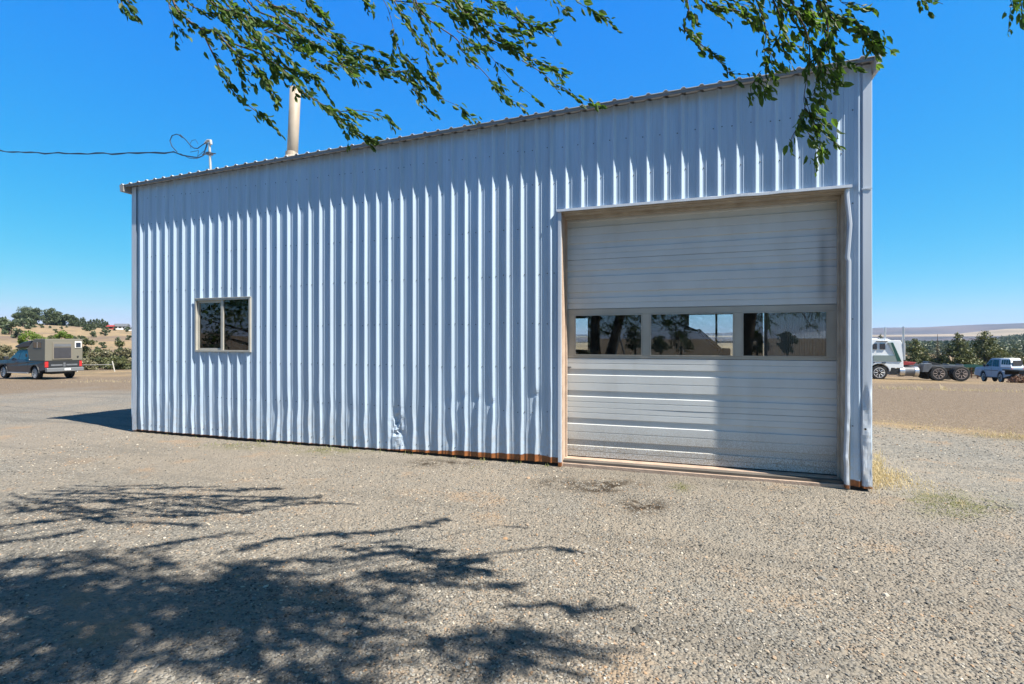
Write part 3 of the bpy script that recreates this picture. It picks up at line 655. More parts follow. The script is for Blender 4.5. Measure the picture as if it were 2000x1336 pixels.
# ---------------------------------------------------------------- roof pipe, mast and overhead cable
def roofpt(px, py, yy): return Vector((wx(px, yy), yy, wz(px, py, yy)))
a = roofpt(570, 312, 1.0); a.z -= .15; c = roofpt(577, 172, 1.0); fl = empty('flue_pipe', a)
d = c-a; b = MB(); b.tube([(0, 0, 0), d*.5, d], .105, 20); b.build('pipe', M_PIPE, fl, smooth_=True)
b = MB(); b.lathe([(.0, .19), (.05, .17), (.12, .125), (.2, .12)], (0, 0, .1), 'z', 18); b.build('pipe_collar', M_PIPE, fl)
tag(fl, 'cream painted flue pipe rising from the roof behind the leaves', 'pipe')
a = roofpt(412, 340, .6); a.z -= .1; ms = empty('service_mast', a); top = roofpt(409, 280, .6)-a
b = MB(); b.tube([(0, 0, 0), top], .023, 12); M_PALEG = mat('galvanised_pipe', (.49, .50, .49), .5, var=.2); b.build('mast_pole', M_PALEG, ms)
b = MB(); b.tube([top+Vector((.05, 0, -.03)), top+Vector((.03, 0, .05)), top+Vector((-.04, 0, .06)), top+Vector((-.11, -.02, .0))], [.024, .032, .032, .02], 10); b.build('weatherhead', M_PALEG, ms)
b = MB(); q = top+Vector((0, 0, -.22)); b.tube([q+Vector((-.16, -.03, .0)), q+Vector((.17, .0, -.01))], .012, 6); b.box(q.x-.05, q.x+.05, q.y-.05, q.y+.05, q.z-.02, q.z+.03); b.build('cable_clamp', M_SCREW, ms)
tag(ms, 'thin white service mast with a weatherhead above the roof edge', 'mast')
cb = MB(); far = at(-160, 280, 16)
p0 = roofpt(340, 297, .6); pts = []
for i in range(40):
    t_ = i/39; q = far.lerp(p0, t_); q.z += (-.35*4*t_*(1-t_))*.4+.012*math.sin(i*2.1); pts.append(q)
for off in (.0, .02): cb.tube([p+Vector((0, 0, off*math.sin(i*1.3))) for i, p in enumerate(pts)], .011, 6)
lp = [(340, 297), (355, 303), (372, 306), (388, 308), (397, 304), (401, 292), (405, 280)]
cb.tube([roofpt(x, y, .6) for x, y in lp], .012, 6)
lp = [(346, 297), (336, 286), (332, 275), (336, 265), (345, 262), (355, 266), (364, 274), (371, 283), (378, 289), (386, 290), (394, 284), (403, 278)]
cb.tube([roofpt(x, y, .55) for x, y in lp], .010, 6)
lp = [(373, 290), (371, 281), (375, 274), (382, 273), (387, 281)]
cb.tube([roofpt(x, y, .65) for x, y in lp], .005, 5)
cb.tube([roofpt(x, y, .62) for x, y in [(352, 300), (370, 309), (386, 310)]], .007, 5)
cb.tube([roofpt(x, y, .58) for x, y in [(372, 297), (388, 294), (386, 306), (398, 295)]], .006, 5)
cb.tube([roofpt(x, y, .55) for x, y in [(352, 264), (356, 268)]], .02, 6)
tag(cb.build('power_cable', M_CABLE), 'black twisted overhead power cable looping to the white mast', 'cable')
# ---------------------------------------------------------------- leaves and trees near the camera
LV = np.array([(0, 0, 0), (.30, .5, .10), (.68, .42, .10), (1, 0, -.06), (.30, -.5, .10), (.68, -.42, .10), (.5, 0, 0)])
LF = np.array([(0, 6, 1), (1, 6, 2), (2, 6, 3), (0, 4, 6), (4, 5, 6), (5, 3, 6)])
def leaf_mesh(name, Pn, D, Ls, m, parent, org, wid=.44):
    Pn = np.array(Pn); D = np.array(D); Ls = np.array(Ls); n = len(Pn)
    D = D/np.linalg.norm(D, axis=1)[:, None]; rnd = RNG.normal(size=(n, 3)); U = np.cross(D, rnd); U /= np.linalg.norm(U, axis=1)[:, None]; W_ = np.cross(D, U)
    wv = wid*RNG.uniform(.75, 1.15, n); sc = RNG.uniform(-.22, .12, n)
    l = LV[None].repeat(n, 0).copy(); l[:, :, 1] *= wv[:, None]; l[:, :, 2] += l[:, :, 0]**2*sc[:, None]
    V = Pn[:, None]+(l[:, :, 0:1]*D[:, None]+l[:, :, 1:2]*U[:, None]+l[:, :, 2:3]*W_[:, None])*Ls[:, None, None]
    V = V-np.array(org)[None, None]; F = LF[None]+(np.arange(n)*7)[:, None, None]
    return npmesh(name, V.reshape(-1, 3), F.reshape(-1, 3), m, parent)
def proj(p):
    d = p-np.array([0, -DW, EYE]); a = d[..., 0]*CT+d[..., 1]*ST; b = -d[..., 0]*ST+d[..., 1]*CT
    return 1000+1000*a/np.maximum(b, .05), HOR-1000*d[..., 2]/np.maximum(b, .05), b
SVn = np.array(SV); WIND = np.array([.85*CT+.1, .85*ST*1.0, -.55]); 
def shadow_px(p):
    q = p-SVn*((p[..., 2:3]+.1)/SVn[2]); return proj(q)
def spline(pts, k=6):
    out = []
    for i in range(len(pts)-1):
        p0 = pts[max(i-1, 0)]; p1 = pts[i]; p2 = pts[i+1]; p3 = pts[min(i+2, len(pts)-1)]
        for j in range(k):
            t_ = j/k; out.append(.5*((2*p1)+(p2-p0)*t_+(2*p0-5*p1+4*p2-p3)*t_*t_+(3*p1-p0-3*p2+p3)*t_**3))
    out.append(pts[-1]); return out
class Tree:
    def __init__(s, base, label):
        s.base = Vector(base); s.root = empty('elm_tree', s.base); tag(s.root, label, 'tree')
        s.tr = MB(); s.br = MB(); s.P = []; s.D = []; s.L = []
    def leaf(s, p, d, l): s.P.append(tuple(p)); s.D.append(tuple(d)); s.L.append(l)
    def twig(s, pts, dens, ll, r0=.006, spread=1.0, sub=True):
        """leafy twig along points; dens leaves per metre"""
        sp = spline([Vector(p) for p in pts], 6); n = len(sp); L_ = sum((sp[i+1]-sp[i]).length for i in range(n-1))
        s.br.tube(sp, [max(.0016, r0*(1-.8*i/n)) for i in range(n)], 5, False)
        k = int(L_*dens)
        for _ in range(k):
            t_ = random.random()*(n-1.001); i = int(t_); p = sp[i].lerp(sp[i+1], t_-i); tan = (sp[i+1]-sp[i]).normalized()
            j = Vector((random.gauss(0, 1), random.gauss(0, 1), random.gauss(0, 1)))
            d = tan*.8+Vector(WIND)*.55+j*.48+Vector((0, 0, -.25))
            off = Vector((random.gauss(0, 1), random.gauss(0, 1), random.gauss(0, 1)))*.018*spread
            s.leaf(p+off, d, ll*random.uniform(.4, 1.22))
        if sub:
            for _ in range(int(L_*7)):
                t_ = random.uniform(.15, 1)*(n-1.001); i = int(t_); p = sp[i]; tan = (sp[i+1]-sp[i]).normalized()
                j = Vector((random.gauss(0, 1), random.gauss(0, 1), random.gauss(0, .8)))
                d = (tan*1.0+j*.38+Vector(WIND)*.3).normalized(); l = random.uniform(.06, .20)*spread
                e = p+d*l+Vector((0, 0, -.02)); s.br.tube([p, (p+e)/2+Vector((0, 0, .01)), e], [.002, .0016, .001], 3, False)
                for q in range(int(l*60)+2):
                    u = random.random(); s.leaf(p.lerp(e, u), d*.6+Vector(WIND)*.4+j*.5*random.uniform(-1, 1)+Vector((0, 0, -.3)), ll*random.uniform(.5, 1.05))
    def finish(s):
        s.tr.build('trunk', M_BARK, s.root, smooth_=True, org=s.base); s.br.build('branches', M_TWIG, s.root, org=s.base)
        leaf_mesh('crown', s.P, s.D, s.L, M_LEAF, s.root, s.base)
T1 = Tree((-2.9, -10.7, -.1), 'elm whose long leafy sprays hang over the left and middle of the workshop')
T2 = Tree((1.75, -10.4, -.1), 'elm whose leafy spray hangs in front of the upper right end of the workshop')
# traced hanging sprays: (tree, depth, pixel polyline, leaves per metre, leaf length)
def jit(pts, zc, dz):
    out = []
    for i, (x, y) in enumerate(pts): out.append(at(x, y, zc+dz*i/len(pts)))
    return out
Lb = [
 ([(330, -60), (338, 0), (356, 30), (392, 56), (420, 62), (454, 97), (490, 124), (507, 142), (525, 171), (540, 204)], 4.0, -.3, 46, .010),
 ([(392, 56), (398, 68), (422, 118), (442, 159), (466, 192), (490, 210), (513, 227), (529, 237)], 4.0, .2, 34, .008),
 ([(400, -50), (436, 0), (466, 35), (487, 68), (525, 97), (552, 124), (584, 142), (613, 148), (625, 165)], 4.1, .3, 60, .008),
 ([(420, 60), (454, 84), (510, 106), (554, 139), (578, 165), (596, 183), (643, 211), (667, 218), (690, 215), (731, 221), (758, 233)], 3.9, .1, 24, .007),
 ([(643, 211), (667, 233), (690, 254), (714, 268), (731, 277)], 4.0, .1, 60, .005),
 ([(455, -50), (495, 15), (543, 38), (584, 68), (622, 91), (658, 112), (684, 118), (714, 130), (743, 136), (782, 145), (805, 162), (817, 189)], 4.2, .3, 44, .008),
 ([(500, -40), (525, 6), (578, 24), (613, 47), (643, 62), (658, 83), (681, 118), (690, 150)], 4.3, .2, 48, .008),
 ([(520, 60), (560, 80), (600, 110), (640, 130), (690, 130)], 4.2, -.2, 40, .006),
 ([(622, 60), (649, 71), (702, 86), (743, 103), (773, 118)], 4.3, .2, 4, .003),
 ([(222, -50), (236, 0), (244, 18), (258, 33)], 3.9, 0, 50, .005), ([(240, -50), (250, 0), (254, 12)], 3.9, 0, 60, .004),
 ([(322, -30), (332, 18), (340, 45), (357, 84)], 3.9, 0, 5, .004),
 ([(560, -50), (600, 0), (620, 18), (640, 40)], 4.1, 0, 46, .006), ([(580, -60), (700, -8), (716, 8), (724, 14)], 4.3, 0, 22, .004),
 ([(480, 30), (500, 70), (520, 110), (540, 150)], 3.9, .1, 50, .006), ([(440, 70), (460, 110), (470, 140), (500, 175)], 3.9, .1, 50, .006),
 ([(560, 140), (588, 165), (600, 180)], 4.0, 0, 50, .004), ([(640, 120), (670, 128), (700, 155)], 4.0, 0, 40, .004),
 ([(380, -40), (420, 10), (470, 28), (520, 45), (570, 66), (610, 90)], 4.0, .2, 60, .007),
 ([(740, -50), (769, 0), (785, 30), (802, 52), (821, 80), (832, 102), (835, 127), (843, 143)], 4.0, .1, 34, .006),
 ([(790, -50), (810, 8), (824, 36), (835, 66), (849, 91), (865, 113)], 4.1, .1, 30, .006),
 ([(800, -40), (821, 22), (854, 50), (892, 77), (903, 100), (942, 138), (961, 160), (978, 179), (992, 193), (1011, 201), (1027, 210)], 4.0, .3, 22, .006),
 ([(850, -50), (892, 0), (920, 36), (934, 60), (964, 80), (997, 96), (1019, 107), (1041, 118), (1066, 127), (1099, 135)], 4.1, .3, 52, .008),
 ([(900, -50), (947, 0), (975, 11), (1003, 30), (1030, 47), (1052, 55), (1077, 66)], 4.2, .1, 44, .006),
 ([(1019, 118), (1052, 138), (1069, 151), (1085, 165), (1104, 173), (1118, 184), (1140, 193), (1162, 206)], 4.2, .1, 16, .004),
 ([(925, 70), (961, 113), (997, 154), (1030, 179), (1066, 206)], 4.2, .1, 0, .0025),
 ([(1060, -40), (1080, 0), (1092, 8), (1107, 22)], 4.1, 0, 26, .003), ([(1100, -40), (1124, 0), (1154, 19), (1175, 34), (1195, 47)], 4.1, 0, 22, .003),
 ([(700, -40), (752, 5), (775, 85), (787, 112), (804, 126), (797, 148), (810, 176), (821, 192)], 3.9, .1, 20, .003),
 ([(800, 128), (818, 148), (854, 187), (892, 206), (914, 225), (934, 236)], 4.1, .1, 22, .003), ([(810, 176), (824, 203), (854, 228)], 4.1, .1, 20, .002),
 ([(860, -50), (900, 20), (930, 30), (960, 45), (1000, 60), (1030, 80)], 4.1, .1, 46, .006), ([(760, 0), (800, 5), (850, 10), (890, 30), (905, 45)], 4.2, .1, 42, .005),
 ([(892, 60), (915, 76), (930, 90), (948, 98)], 4.1, .1, 60, .004), ([(745, 135), (770, 140), (800, 140), (825, 150), (845, 150)], 4.1, 0, 38, .003),
]
for pts, zc, dz, dn, r0 in Lb:
    T1.twig(jit(pts, zc, dz), dn*1.95, .070, r0)
    if dn >= 40 and len(pts) > 4:
        ox, oy = random.uniform(-30, 30), random.uniform(-34, 4); n_ = max(4, int(len(pts)*.75)); T1.twig(jit([(x+ox*(.3+.7*i/n_), y+oy*(i > 0)) for i, (x, y) in enumerate(pts[:n_])], zc+.25, dz), dn*1.5, .070, r0*.8)
Rb = [
 ([(1338, -60), (1342, 0), (1345, 21), (1335, 52), (1352, 70), (1384, 101), (1415, 130), (1426, 143), (1468, 147), (1482, 157)], 3.0, .1, 20, .005),
 ([(1338, 0), (1350, 30), (1362, 50)], 3.0, .1, 36, .003), ([(1478, 152), (1466, 172), (1472, 195)], 3.0, 0, 70, .003), ([(1480, 155), (1490, 170), (1496, 188)], 3.0, 0, 70, .003),
 ([(1350, -60), (1370, 0), (1405, 14), (1440, 21), (1468, 32), (1476, 42)], 3.0, .1, 62, .006), ([(1390, -40), (1420, 4), (1450, 8), (1480, 16)], 3.1, .1, 40, .004),
 ([(1460, -40), (1489, 30), (1496, 70), (1492, 98), (1503, 140)], 2.9, .1, 38, .005), ([(1494, 95), (1510, 110), (1518, 132)], 2.9, .1, 40, .003),
 ([(1480, -60), (1510, 0), (1524, 35), (1524, 70), (1538, 84), (1566, 91)], 3.0, .1, 48, .006), ([(1526, 84), (1534, 110), (1544, 124)], 3.0, .1, 34, .003),
 ([(1520, -60), (1545, 0), (1562, 35), (1576, 66), (1582, 112), (1576, 150), (1570, 193), (1573, 212)], 2.9, .0, 5, .006),
 ([(1573, 205), (1565, 235), (1548, 265), (1543, 285)], 2.9, 0, 46, .003), ([(1573, 212), (1590, 240), (1600, 262), (1601, 285), (1594, 300), (1590, 312)], 2.9, 0, 52, .004),
 ([(1573, 216), (1600, 236), (1618, 258), (1630, 282)], 2.9, 0, 56, .004), ([(1576, 190), (1590, 196), (1598, 215)], 2.9, 0, 50, .003), ([(1560, 225), (1580, 262), (1610, 298)], 2.9, 0, 40, .003),
 ([(1575, -60), (1597, 0), (1615, 35), (1615, 80), (1598, 105), (1605, 140), (1615, 168), (1601, 196)], 2.8, .0, 74, .007),
 ([(1610, 60), (1625, 90), (1636, 120), (1630, 160)], 2.8, .0, 70, .005), ([(1600, 130), (1620, 150), (1632, 168)], 2.8, .0, 70, .004),
 ([(1590, -60), (1615, 17), (1650, 35), (1681, 52), (1702, 73), (1720, 91)], 2.8, .1, 84, .006), ([(1620, 30), (1650, 55), (1676, 66), (1700, 85), (1708, 98)], 2.85, .1, 70, .005),
 ([(1560, -40), (1570, 10), (1585, 40), (1600, 60)], 2.9, .1, 70, .005), ([(1530, -40), (1545, 20), (1556, 50), (1566, 66)], 2.9, .1, 50, .005),
 ([(1500, -50), (1530, 10), (1550, 25), (1590, 30), (1640, 40)], 2.9, .1, 60, .005), ([(1620, -50), (1640, 0), (1655, 8)], 2.8, 0, 40, .003),
 ([(1780, -40), (1800, -4), (1826, 2), (1842, 8)], 3.4, 0, 12, .002),
 ([(1960, -40), (1975, 4), (1972, 14)], 3.0, 0, 40, .003), ([(1985, -40), (1994, 4), (1997, 30), (1999, 40)], 3.0, 0, 60, .004), ([(1995, -40), (2010, 4), (2015, 30)], 3.0, 0, 60, .004),
]
for pts, zc, dz, dn, r0 in Rb: T2.twig(jit(pts, zc, dz), dn*2.2, .058, r0)
# canopy overhead: clusters placed where their shade falls on the yard in front of the camera
def ok(p):
    """outside the picture, clear of the camera, and casting no shade on the sunny part of the yard"""
    px, py, b = proj(p)
    if b > .15 and -250 < px < 2250 and py > -70: return False
    if np.linalg.norm(p-np.array([0, -DW, EYE])) < 1.5: return False
    return True
def gpt(px, py):
    zc = (EYE+.1)/((py-HOR)/1000); return np.array(c2w((px-1000)/1000*zc, zc, -.1))
clusters = []
def add_cluster(p, tree=None): clusters.append((np.array(p), tree))
bnd = lambda x: np.interp(x, [-500, 0, 300, 480, 620, 800, 960, 1060, 1180], [1060, 1075, 1072, 1075, 1095, 1105, 1120, 1180, 1215])
tries = 0; nc = 0
while nc < 230 and tries < 30000:
    tries += 1
    px = random.uniform(-500, 1150); py = random.uniform(1040, 1440)
    if random.random() > (1100/py)**3*1.2: continue
    if py < bnd(px)+10: continue
    rb = np.interp(py, [1100, 1200, 1260, 1336, 1440], [980, 1150, 1080, 1010, 960])
    if px > rb: continue
    dens = 1.0
    if px > 650: dens = .42
    if py > 1255: dens *= .62
    nn = float(fbm(px*.010, py*.028, 91)); 
    if nn < .43 and not (px < 560 and 1140 < py < 1240): continue
    if random.random() > dens: continue
    h = random.uniform(4.6, 6.6); g = gpt(px, py); p = g+SVn*((h+.1)/SVn[2])
    if not ok(p): continue
    add_cluster(p); nc += 1
# thin wind-blown streaks of shade beyond the main patch
for st in ([(-100, 985), (60, 970), (190, 957)], [(90, 1004), (200, 992), (300, 990)], [(-80, 1040), (60, 1020), (230, 1005)], [(320, 998), (400, 1000), (472, 996)], [(200, 1020), (300, 1020), (372, 1025)],
           [(240, 1082), (360, 1055), (480, 1035)], [(450, 1080), (560, 1050), (660, 1040)], [(480, 1090), (650, 1090), (790, 1080)], [(690, 1125), (820, 1110), (950, 1095)], [(-80, 1060), (60, 1050), (160, 1040)], [(620, 1045), (760, 1035), (870, 1015)],
           [(1000, 1190), (1070, 1180), (1120, 1195), (1210, 1190)], [(700, 1140), (800, 1140), (900, 1150), (1000, 1140)], [(20, 1000), (90, 992), (130, 988)]):
    hh = random.uniform(4.4, 5.2); q = []
    for (x, y) in st:
        g = gpt(x, y); q.append(Vector(g+SVn*((hh+.1)/SVn[2])))
    if all(ok(np.array(v)) for v in q):
        tree = T1
        for k in range(2): tree.twig([v+Vector((random.uniform(-.05, .05), random.uniform(-.05, .05), random.uniform(-.1, .1))) for v in q], 46, .078, .008, 1.0)
# the crowns proper, around and behind the camera
for T, n in ((T1, 210), (T2, 210)):
    k = 0; tr = 0
    while k < n and tr < 6000:
        tr += 1
        a = random.uniform(0, 6.283); rr = 4.6*random.random()**.6; z = random.uniform(2.3, 6.8)
        if z < 3 and rr < 1.6: continue
        if (rr/5)**2+((z-4.2)/2.7)**2 > 1.1: continue
        p = np.array([T.base.x+rr*math.cos(a), T.base.y+rr*math.sin(a)*.9, z])
        if float(fbm(p[0]*.9+p[2]*.6, p[1]*.9, 95)) < .44: continue
        if not ok(p): continue
        sx, sy, sb = shadow_px(p[None])
        if sb[0] > .3 and -100 < sx[0] < 2100 and 660 < sy[0] < 1350:
            if sx[0] > 1000 or sy[0] < bnd(sx[0]) or random.random() < .8: continue
        add_cluster(p, T); k += 1
for k in range(260):
    T = T1 if k % 2 else T2; x = random.uniform(-5.2, 1.2) if T is T1 else random.uniform(.6, 6.0)
    p = np.array([x, random.uniform(-14, -9.6), random.uniform(2.0, 3.6)+.25*abs(x-T.base.x)*random.random()*0])
    if float(fbm(p[0]*1.1+p[2]*.8, p[1]*.6, 96)) < .42 or not ok(p): continue
    add_cluster(p, T)
for p, T in clusters:
    if T is None: T = T1 if p[0] < -.6 else T2
    c = Vector(p)
    for k in range(3):
        d = Vector((random.gauss(.5, .6), random.gauss(.1, .6), random.gauss(-.25, .3))).normalized(); l = random.uniform(.35, .8)
        T.twig([c-d*l*.4, c+Vector((0, 0, .03)), c+d*l*.6+Vector((0, 0, -.06))], 40, .066, .005, 1.3)
    T.cl = getattr(T, 'cl', [])+[c]
for T, fork in ((T1, [(-.35, .0), (.35, .15)]), (T2, [(.0, .0)])):
    B = T.base
    limbs = []
    tops = []
    for (fx, fy) in fork:
        pts = [B+Vector((fx*.15, fy, -.15)), B+Vector((fx*.5, fy, .8)), B+Vector((fx*1.0+.1, fy+.1, 1.8)), B+Vector((fx*1.3+.25, fy+.15, 2.9))]
        sp = spline(pts, 5); T.tr.tube(sp, [.24-.10*i/len(sp) for i in range(len(sp))] if len(fork) > 1 else [.30-.12*i/len(sp) for i in range(len(sp))], 14); tops.append(pts[-1])
    cl = T.cl; rem = cl[:]; random.shuffle(rem)
    ends = []
    for c in rem:
        if all((c-e).length > 1.5 for e in ends) : ends.append(c)
    nodes = []
    for e in ends:
        t0 = min(tops, key=lambda t_: (t_-e).length); mid = t0.lerp(e, .45)+Vector((0, 0, .7+.12*(e-t0).length)); mid2 = t0.lerp(e, .8)+Vector((0, 0, .45))
        sp = spline([t0-Vector((0, 0, .25)), t0.lerp(mid, .5)+Vector((0, 0, .25)), mid, mid2, e], 5)
        good = all((not (proj(np.array(p))[2] > .2 and proj(np.array(p))[1] > -30 and -150 < proj(np.array(p))[0] < 2150)) and (p-Vector((0, -DW, EYE))).length > .8 for p in sp)
        if not good: continue
        T.br.tube(sp, [max(.012, .075*(1-i/len(sp))) for i in range(len(sp))], 7, False); nodes += sp[5:]
    for c in cl:
        nb = min(nodes, key=lambda q: (q-c).length); m = nb.lerp(c, .5)+Vector((0, 0, .06)); T.br.tube([nb, m, c], [.010, .007, .004], 4, False)
    # tie the hanging sprays to the limbs
    for pts, zc, dz, dn, r0 in (Lb if T is T1 else Rb):
        if pts[0][1] > -25: continue
        a = at(pts[0][0], pts[0][1], zc); nb = min(nodes, key=lambda q: (q-a).length); m = nb.lerp(a, .5)+Vector((0, 0, .25))
        T.br.tube(spline([nb, m, a], 5), [.008]*5+[.006]*6, 5, False)
    T.finish()
# ---------------------------------------------------------------- vegetation beyond
def clump(name, blobs, n, size, m, parent, org, flat=.0):
    """crown of many small leaf faces spread through overlapping uneven lobes"""
    Pn = []
    tot = sum(bx*by*bz for (_, _, _, bx, by, bz) in blobs)**1.0
    for (cx, cy, cz, bx, by, bz) in blobs:
        k = max(6, int(n*bx*by*bz/tot)); d = RNG.normal(size=(k, 3)); d /= np.linalg.norm(d, axis=1)[:, None]
        r = RNG.random(k)**(.45); r *= .72+.5*vnoise(d[:, 0]*2.3+cx, d[:, 1]*2.3+d[:, 2]*2.3+cz, 12)
        Pn.append(np.array([cx, cy, cz])+d*r[:, None]*np.array([bx, by, bz]))
    Pn = np.vstack(Pn); k = len(Pn)
    A = RNG.normal(size=(k, 3)); A /= np.linalg.norm(A, axis=1)[:, None]; B = np.cross(A, RNG.normal(size=(k, 3))); B /= np.linalg.norm(B, axis=1)[:, None]
    s = size*RNG.uniform(.5, 1.3, k)[:, None]
    V = np.stack([Pn-A*s*.5-B*s*.35, Pn+A*s*.6, Pn-A*s*.3+B*s*.6], 1)
    return npmesh(name, V.reshape(-1, 3), np.arange(3*k).reshape(-1, 3), m, parent)
def blobs_round(H, W, n=14, z0=.25, sq=1.0):
    out = []
    for _ in range(n):
        a = random.uniform(0, 6.28); z = random.uniform(z0, 1.0); e = math.sqrt(max(.05, 1-((z-.55)/.55)**2)); r = W*.5*e*random.random()**.6*.75
        s = W*.5*random.uniform(.28, .48); out.append((r*math.cos(a), r*math.sin(a), H*z*.88, s, s, s*random.uniform(.6, .9)*sq))
    return out
def blobs_cone(H, W, n=34):
    out = []
    for i in range(n):
        t_ = (i+.5)/n; a = i*2.4+random.uniform(-.4, .4); rad = W*.5*(1-t_)**.85*random.uniform(.55, 1.05)
        s = W*.17*(1-t_*.7)*random.uniform(.7, 1.25); out.append((rad*math.cos(a), rad*math.sin(a), H*(.06+.92*t_)-rad*.12, s*1.2, s*1.2, s*.75))
    out.append((0, 0, H*.55, W*.10, W*.10, H*.42)); return out
def plant(name, cat, label, pos, kind, H, W, n, size, m, group=None, z=None, trunk=True):
    base = Vector((pos.x, pos.y, ghf(pos.x, pos.y)-.05 if z is None else z)); r = empty(name, base, random.uniform(0, 6)); tag(r, label, cat, group)
    bl = blobs_cone(H, W) if kind == 'cone' else (blobs_round(H, W, 30, .10, 1.3) if kind == 'full' else blobs_round(H, W, 16 if kind == 'round' else 10, .30 if kind == 'round' else .12))
    clump('crown' if cat == 'tree' else 'foliage', bl, n, size, m, r, base)
    if trunk:
        b = MB(); h = H*(.96 if kind == 'cone' else .6); b.tube([(0, 0, -.1), (0, 0, h*.5), (.03, 0, h)], [W*.035+.04, W*.022+.03, .02], 7)
        for k in range(5):
            a = k*1.3; zz = h*(.3+.12*k); b.tube([(0, 0, zz), (math.cos(a)*W*.3, math.sin(a)*W*.3, zz+H*.1)], [.03*W*.3+.01, .01], 4)
        b.build('trunk' if cat == 'tree' else 'stem', M_BARK, r)
    return r
# solve a base on the terrain for pixel column px at depth zc
def gpos(px, zc):
    v = c2w((px-1000)/1000*zc, zc); v.z = ghf(v.x, v.y); return v
def H_for(px, py, zc):
    v = gpos(px, zc); return EYE+(HOR-py)/1000*zc-v.z
# right side conifers
for (px, zc, ytop, W, n, lab, mt, kd) in (
    (1788, 62, 660, 3.2, 4200, 'bushy olive conifer just right of the white truck exhaust', M_JUN2, 'cone'),
    (1870, 60, 648, 3.4, 5000, 'narrow pointed conifer behind the green trailer frame', M_JUN2, 'cone'),
    (1925, 63, 645, 4.6, 6500, 'broadest and tallest conifer behind the blue pickup', M_JUN2, 'cone'),
    (1982, 70, 678, 3.6, 3000, 'low conifer behind the canopy of the blue pickup at the picture edge', M_JUN, 'cone'),
    (1720, 70, 650, 1.7, 2000, 'small conifer tip showing above the white truck cab', M_JUN2, 'cone'),
    (1810, 72, 682, 2.6, 1600, 'short dark conifer between the olive conifer and the bare one', M_JUN, 'cone')):
    plant('conifer_tree', 'tree', lab, c2w((px-1000)/1000*zc, zc), kd, H_for(px, ytop, zc), W*1.45, int(n*2.2), .17, mt, 'conifers beyond the parked vehicles')
v = gpos(1831, 61); r = plant('dead_conifer', 'tree', 'half bare conifer with a thin dead top between the green ones', v, 'cone', H_for(1831, 668, 61), 2.7, 900, .16, M_SAGE)
b = MB(); Ht = H_for(1831, 652, 61); b.tube([(0, 0, 0), (0, 0, Ht)], [.09, .02], 6)
for k in range(60):
    a = k*2.4; z_ = Ht*(.15+.7*k/60); l = 1.4*(1-k/66); b.tube([(0, 0, z_), (math.cos(a)*l, math.sin(a)*l, z_-.1)], [.02, .006], 3)
b.build('limbs', M_TWIG, r)
# left: shrubs behind the fence, bright trees, hillside junipers, hilltop trees
for i, (px, zc, yt, W, m, lab) in enumerate((
    (4, 50, 672, 3.0, M_SAGE, 'grey green bush at the left picture edge behind the pickup hood'), (22, 52, 676, 2.6, M_SAGE, 'dull bush just left of the camper pickup windscreen'), (36, 56, 684, 3.0, M_JUN, 'low green bush above the camper pickup bonnet'),
    (160, 54, 676, 2.4, M_JUN, 'dark juniper bush touching the right side of the camper'), (176, 58, 660, 3.0, M_JUN, 'rounded juniper, tallest of those left of the fence end'), (170, 52, 692, 3.0, M_SAGE, 'pale shrub above the white fence rail'),
    (192, 56, 683, 3.0, M_SAGE, 'dusty shrub above the middle of the fence rail'), (212, 54, 690, 3.0, M_JUN, 'spreading green shrub above the fence post'), (206, 60, 678, 2.6, M_SAGE, 'grey brushy shrub behind the spreading green one'),
    (238, 58, 662, 2.5, M_JUN, 'upright juniper nearest the corner of the workshop'), (250, 54, 682, 3.2, M_SAGE, 'pale bush against the left corner of the workshop'), (232, 52, 700, 2.6, M_JUN, 'low dark bush right of the fence post'))):
    plant('juniper_bush' if m is M_JUN else 'sage_bush', 'bush', lab, c2w((px-1000)/1000*zc, zc), 'bush', H_for(px, yt, zc)*1.03, W*.9, 1900, .18, m, 'bushes behind the yard edge')
for (px, zc, yt, W, lab) in ((70, 78, 638, 4.3, 'bright green leafy tree rising above the roof box of the camper pickup'), (50, 76, 655, 2.4, 'smaller bright green tree left of the taller bright one'), (120, 80, 646, 3.2, 'bright green tree rising above the camper roof'), (106, 84, 650, 2.6, 'duller green tree between the two bright green crowns')):
    plant('leafy_tree', 'tree', lab, c2w((px-1000)/1000*zc, zc), 'round', H_for(px, yt, zc)*1.08, W, 3600, .22, M_BRIGHT if 'duller' not in lab else M_JUN, 'green trees behind the camper')
protos = [plant('hill_juniper', 'bush', 'small dark juniper dotted on the dry hillside', gpos(205, 170), 'bush', 2.2, 2.6, 260, .45, M_DKTREE, 'junipers scattered over the dry hillside'),
          plant('hill_juniper', 'bush', 'small dark juniper dotted on the dry hillside', gpos(168, 200), 'bush', 2.6, 3.2, 300, .5, M_DKTREE, 'junipers scattered over the dry hillside')]
spots = [(182, 160, 1), (172, 190, 1.2), (184, 225, 1), (200, 130, .8), (148, 140, .8), (158, 142, .9), (142, 150, .6), (202, 205, .8), (170, 222, 1.0), (176, 212, 1.3), (178, 228, .8), (250, 200, .8), (246, 215, .9), (214, 190, .6), (120, 190, .6),
         (20, 150, 1.6), (12, 165, 1.4), (34, 140, 1.2), (42, 138, 1.0), (2, 170, 1.6), (6, 190, 1.6), (45, 195, 1.5), (55, 190, 1.6), (60, 180, 1.4), (38, 200, 1.3), (64, 205, 1.3), (30, 215, 1.0), (80, 190, .8), (98, 200, .6), (108, 170, .6), (230, 150, .7), (224, 230, .7), (210, 235, .8), (130, 228, .6), (190, 120, .7), (252, 160, .8), (236, 120, .8)]
for i, (px, zc, s_) in enumerate(spots):
    c = copy_tree(protos[i % 2]); v = gpos(px, zc); c.location = (v.x, v.y, v.z-.1); c.rotation_euler = (0, 0, random.uniform(0, 6)); c.scale = (s_*.8, s_*.8, s_*.9*random.uniform(.8, 1.2))
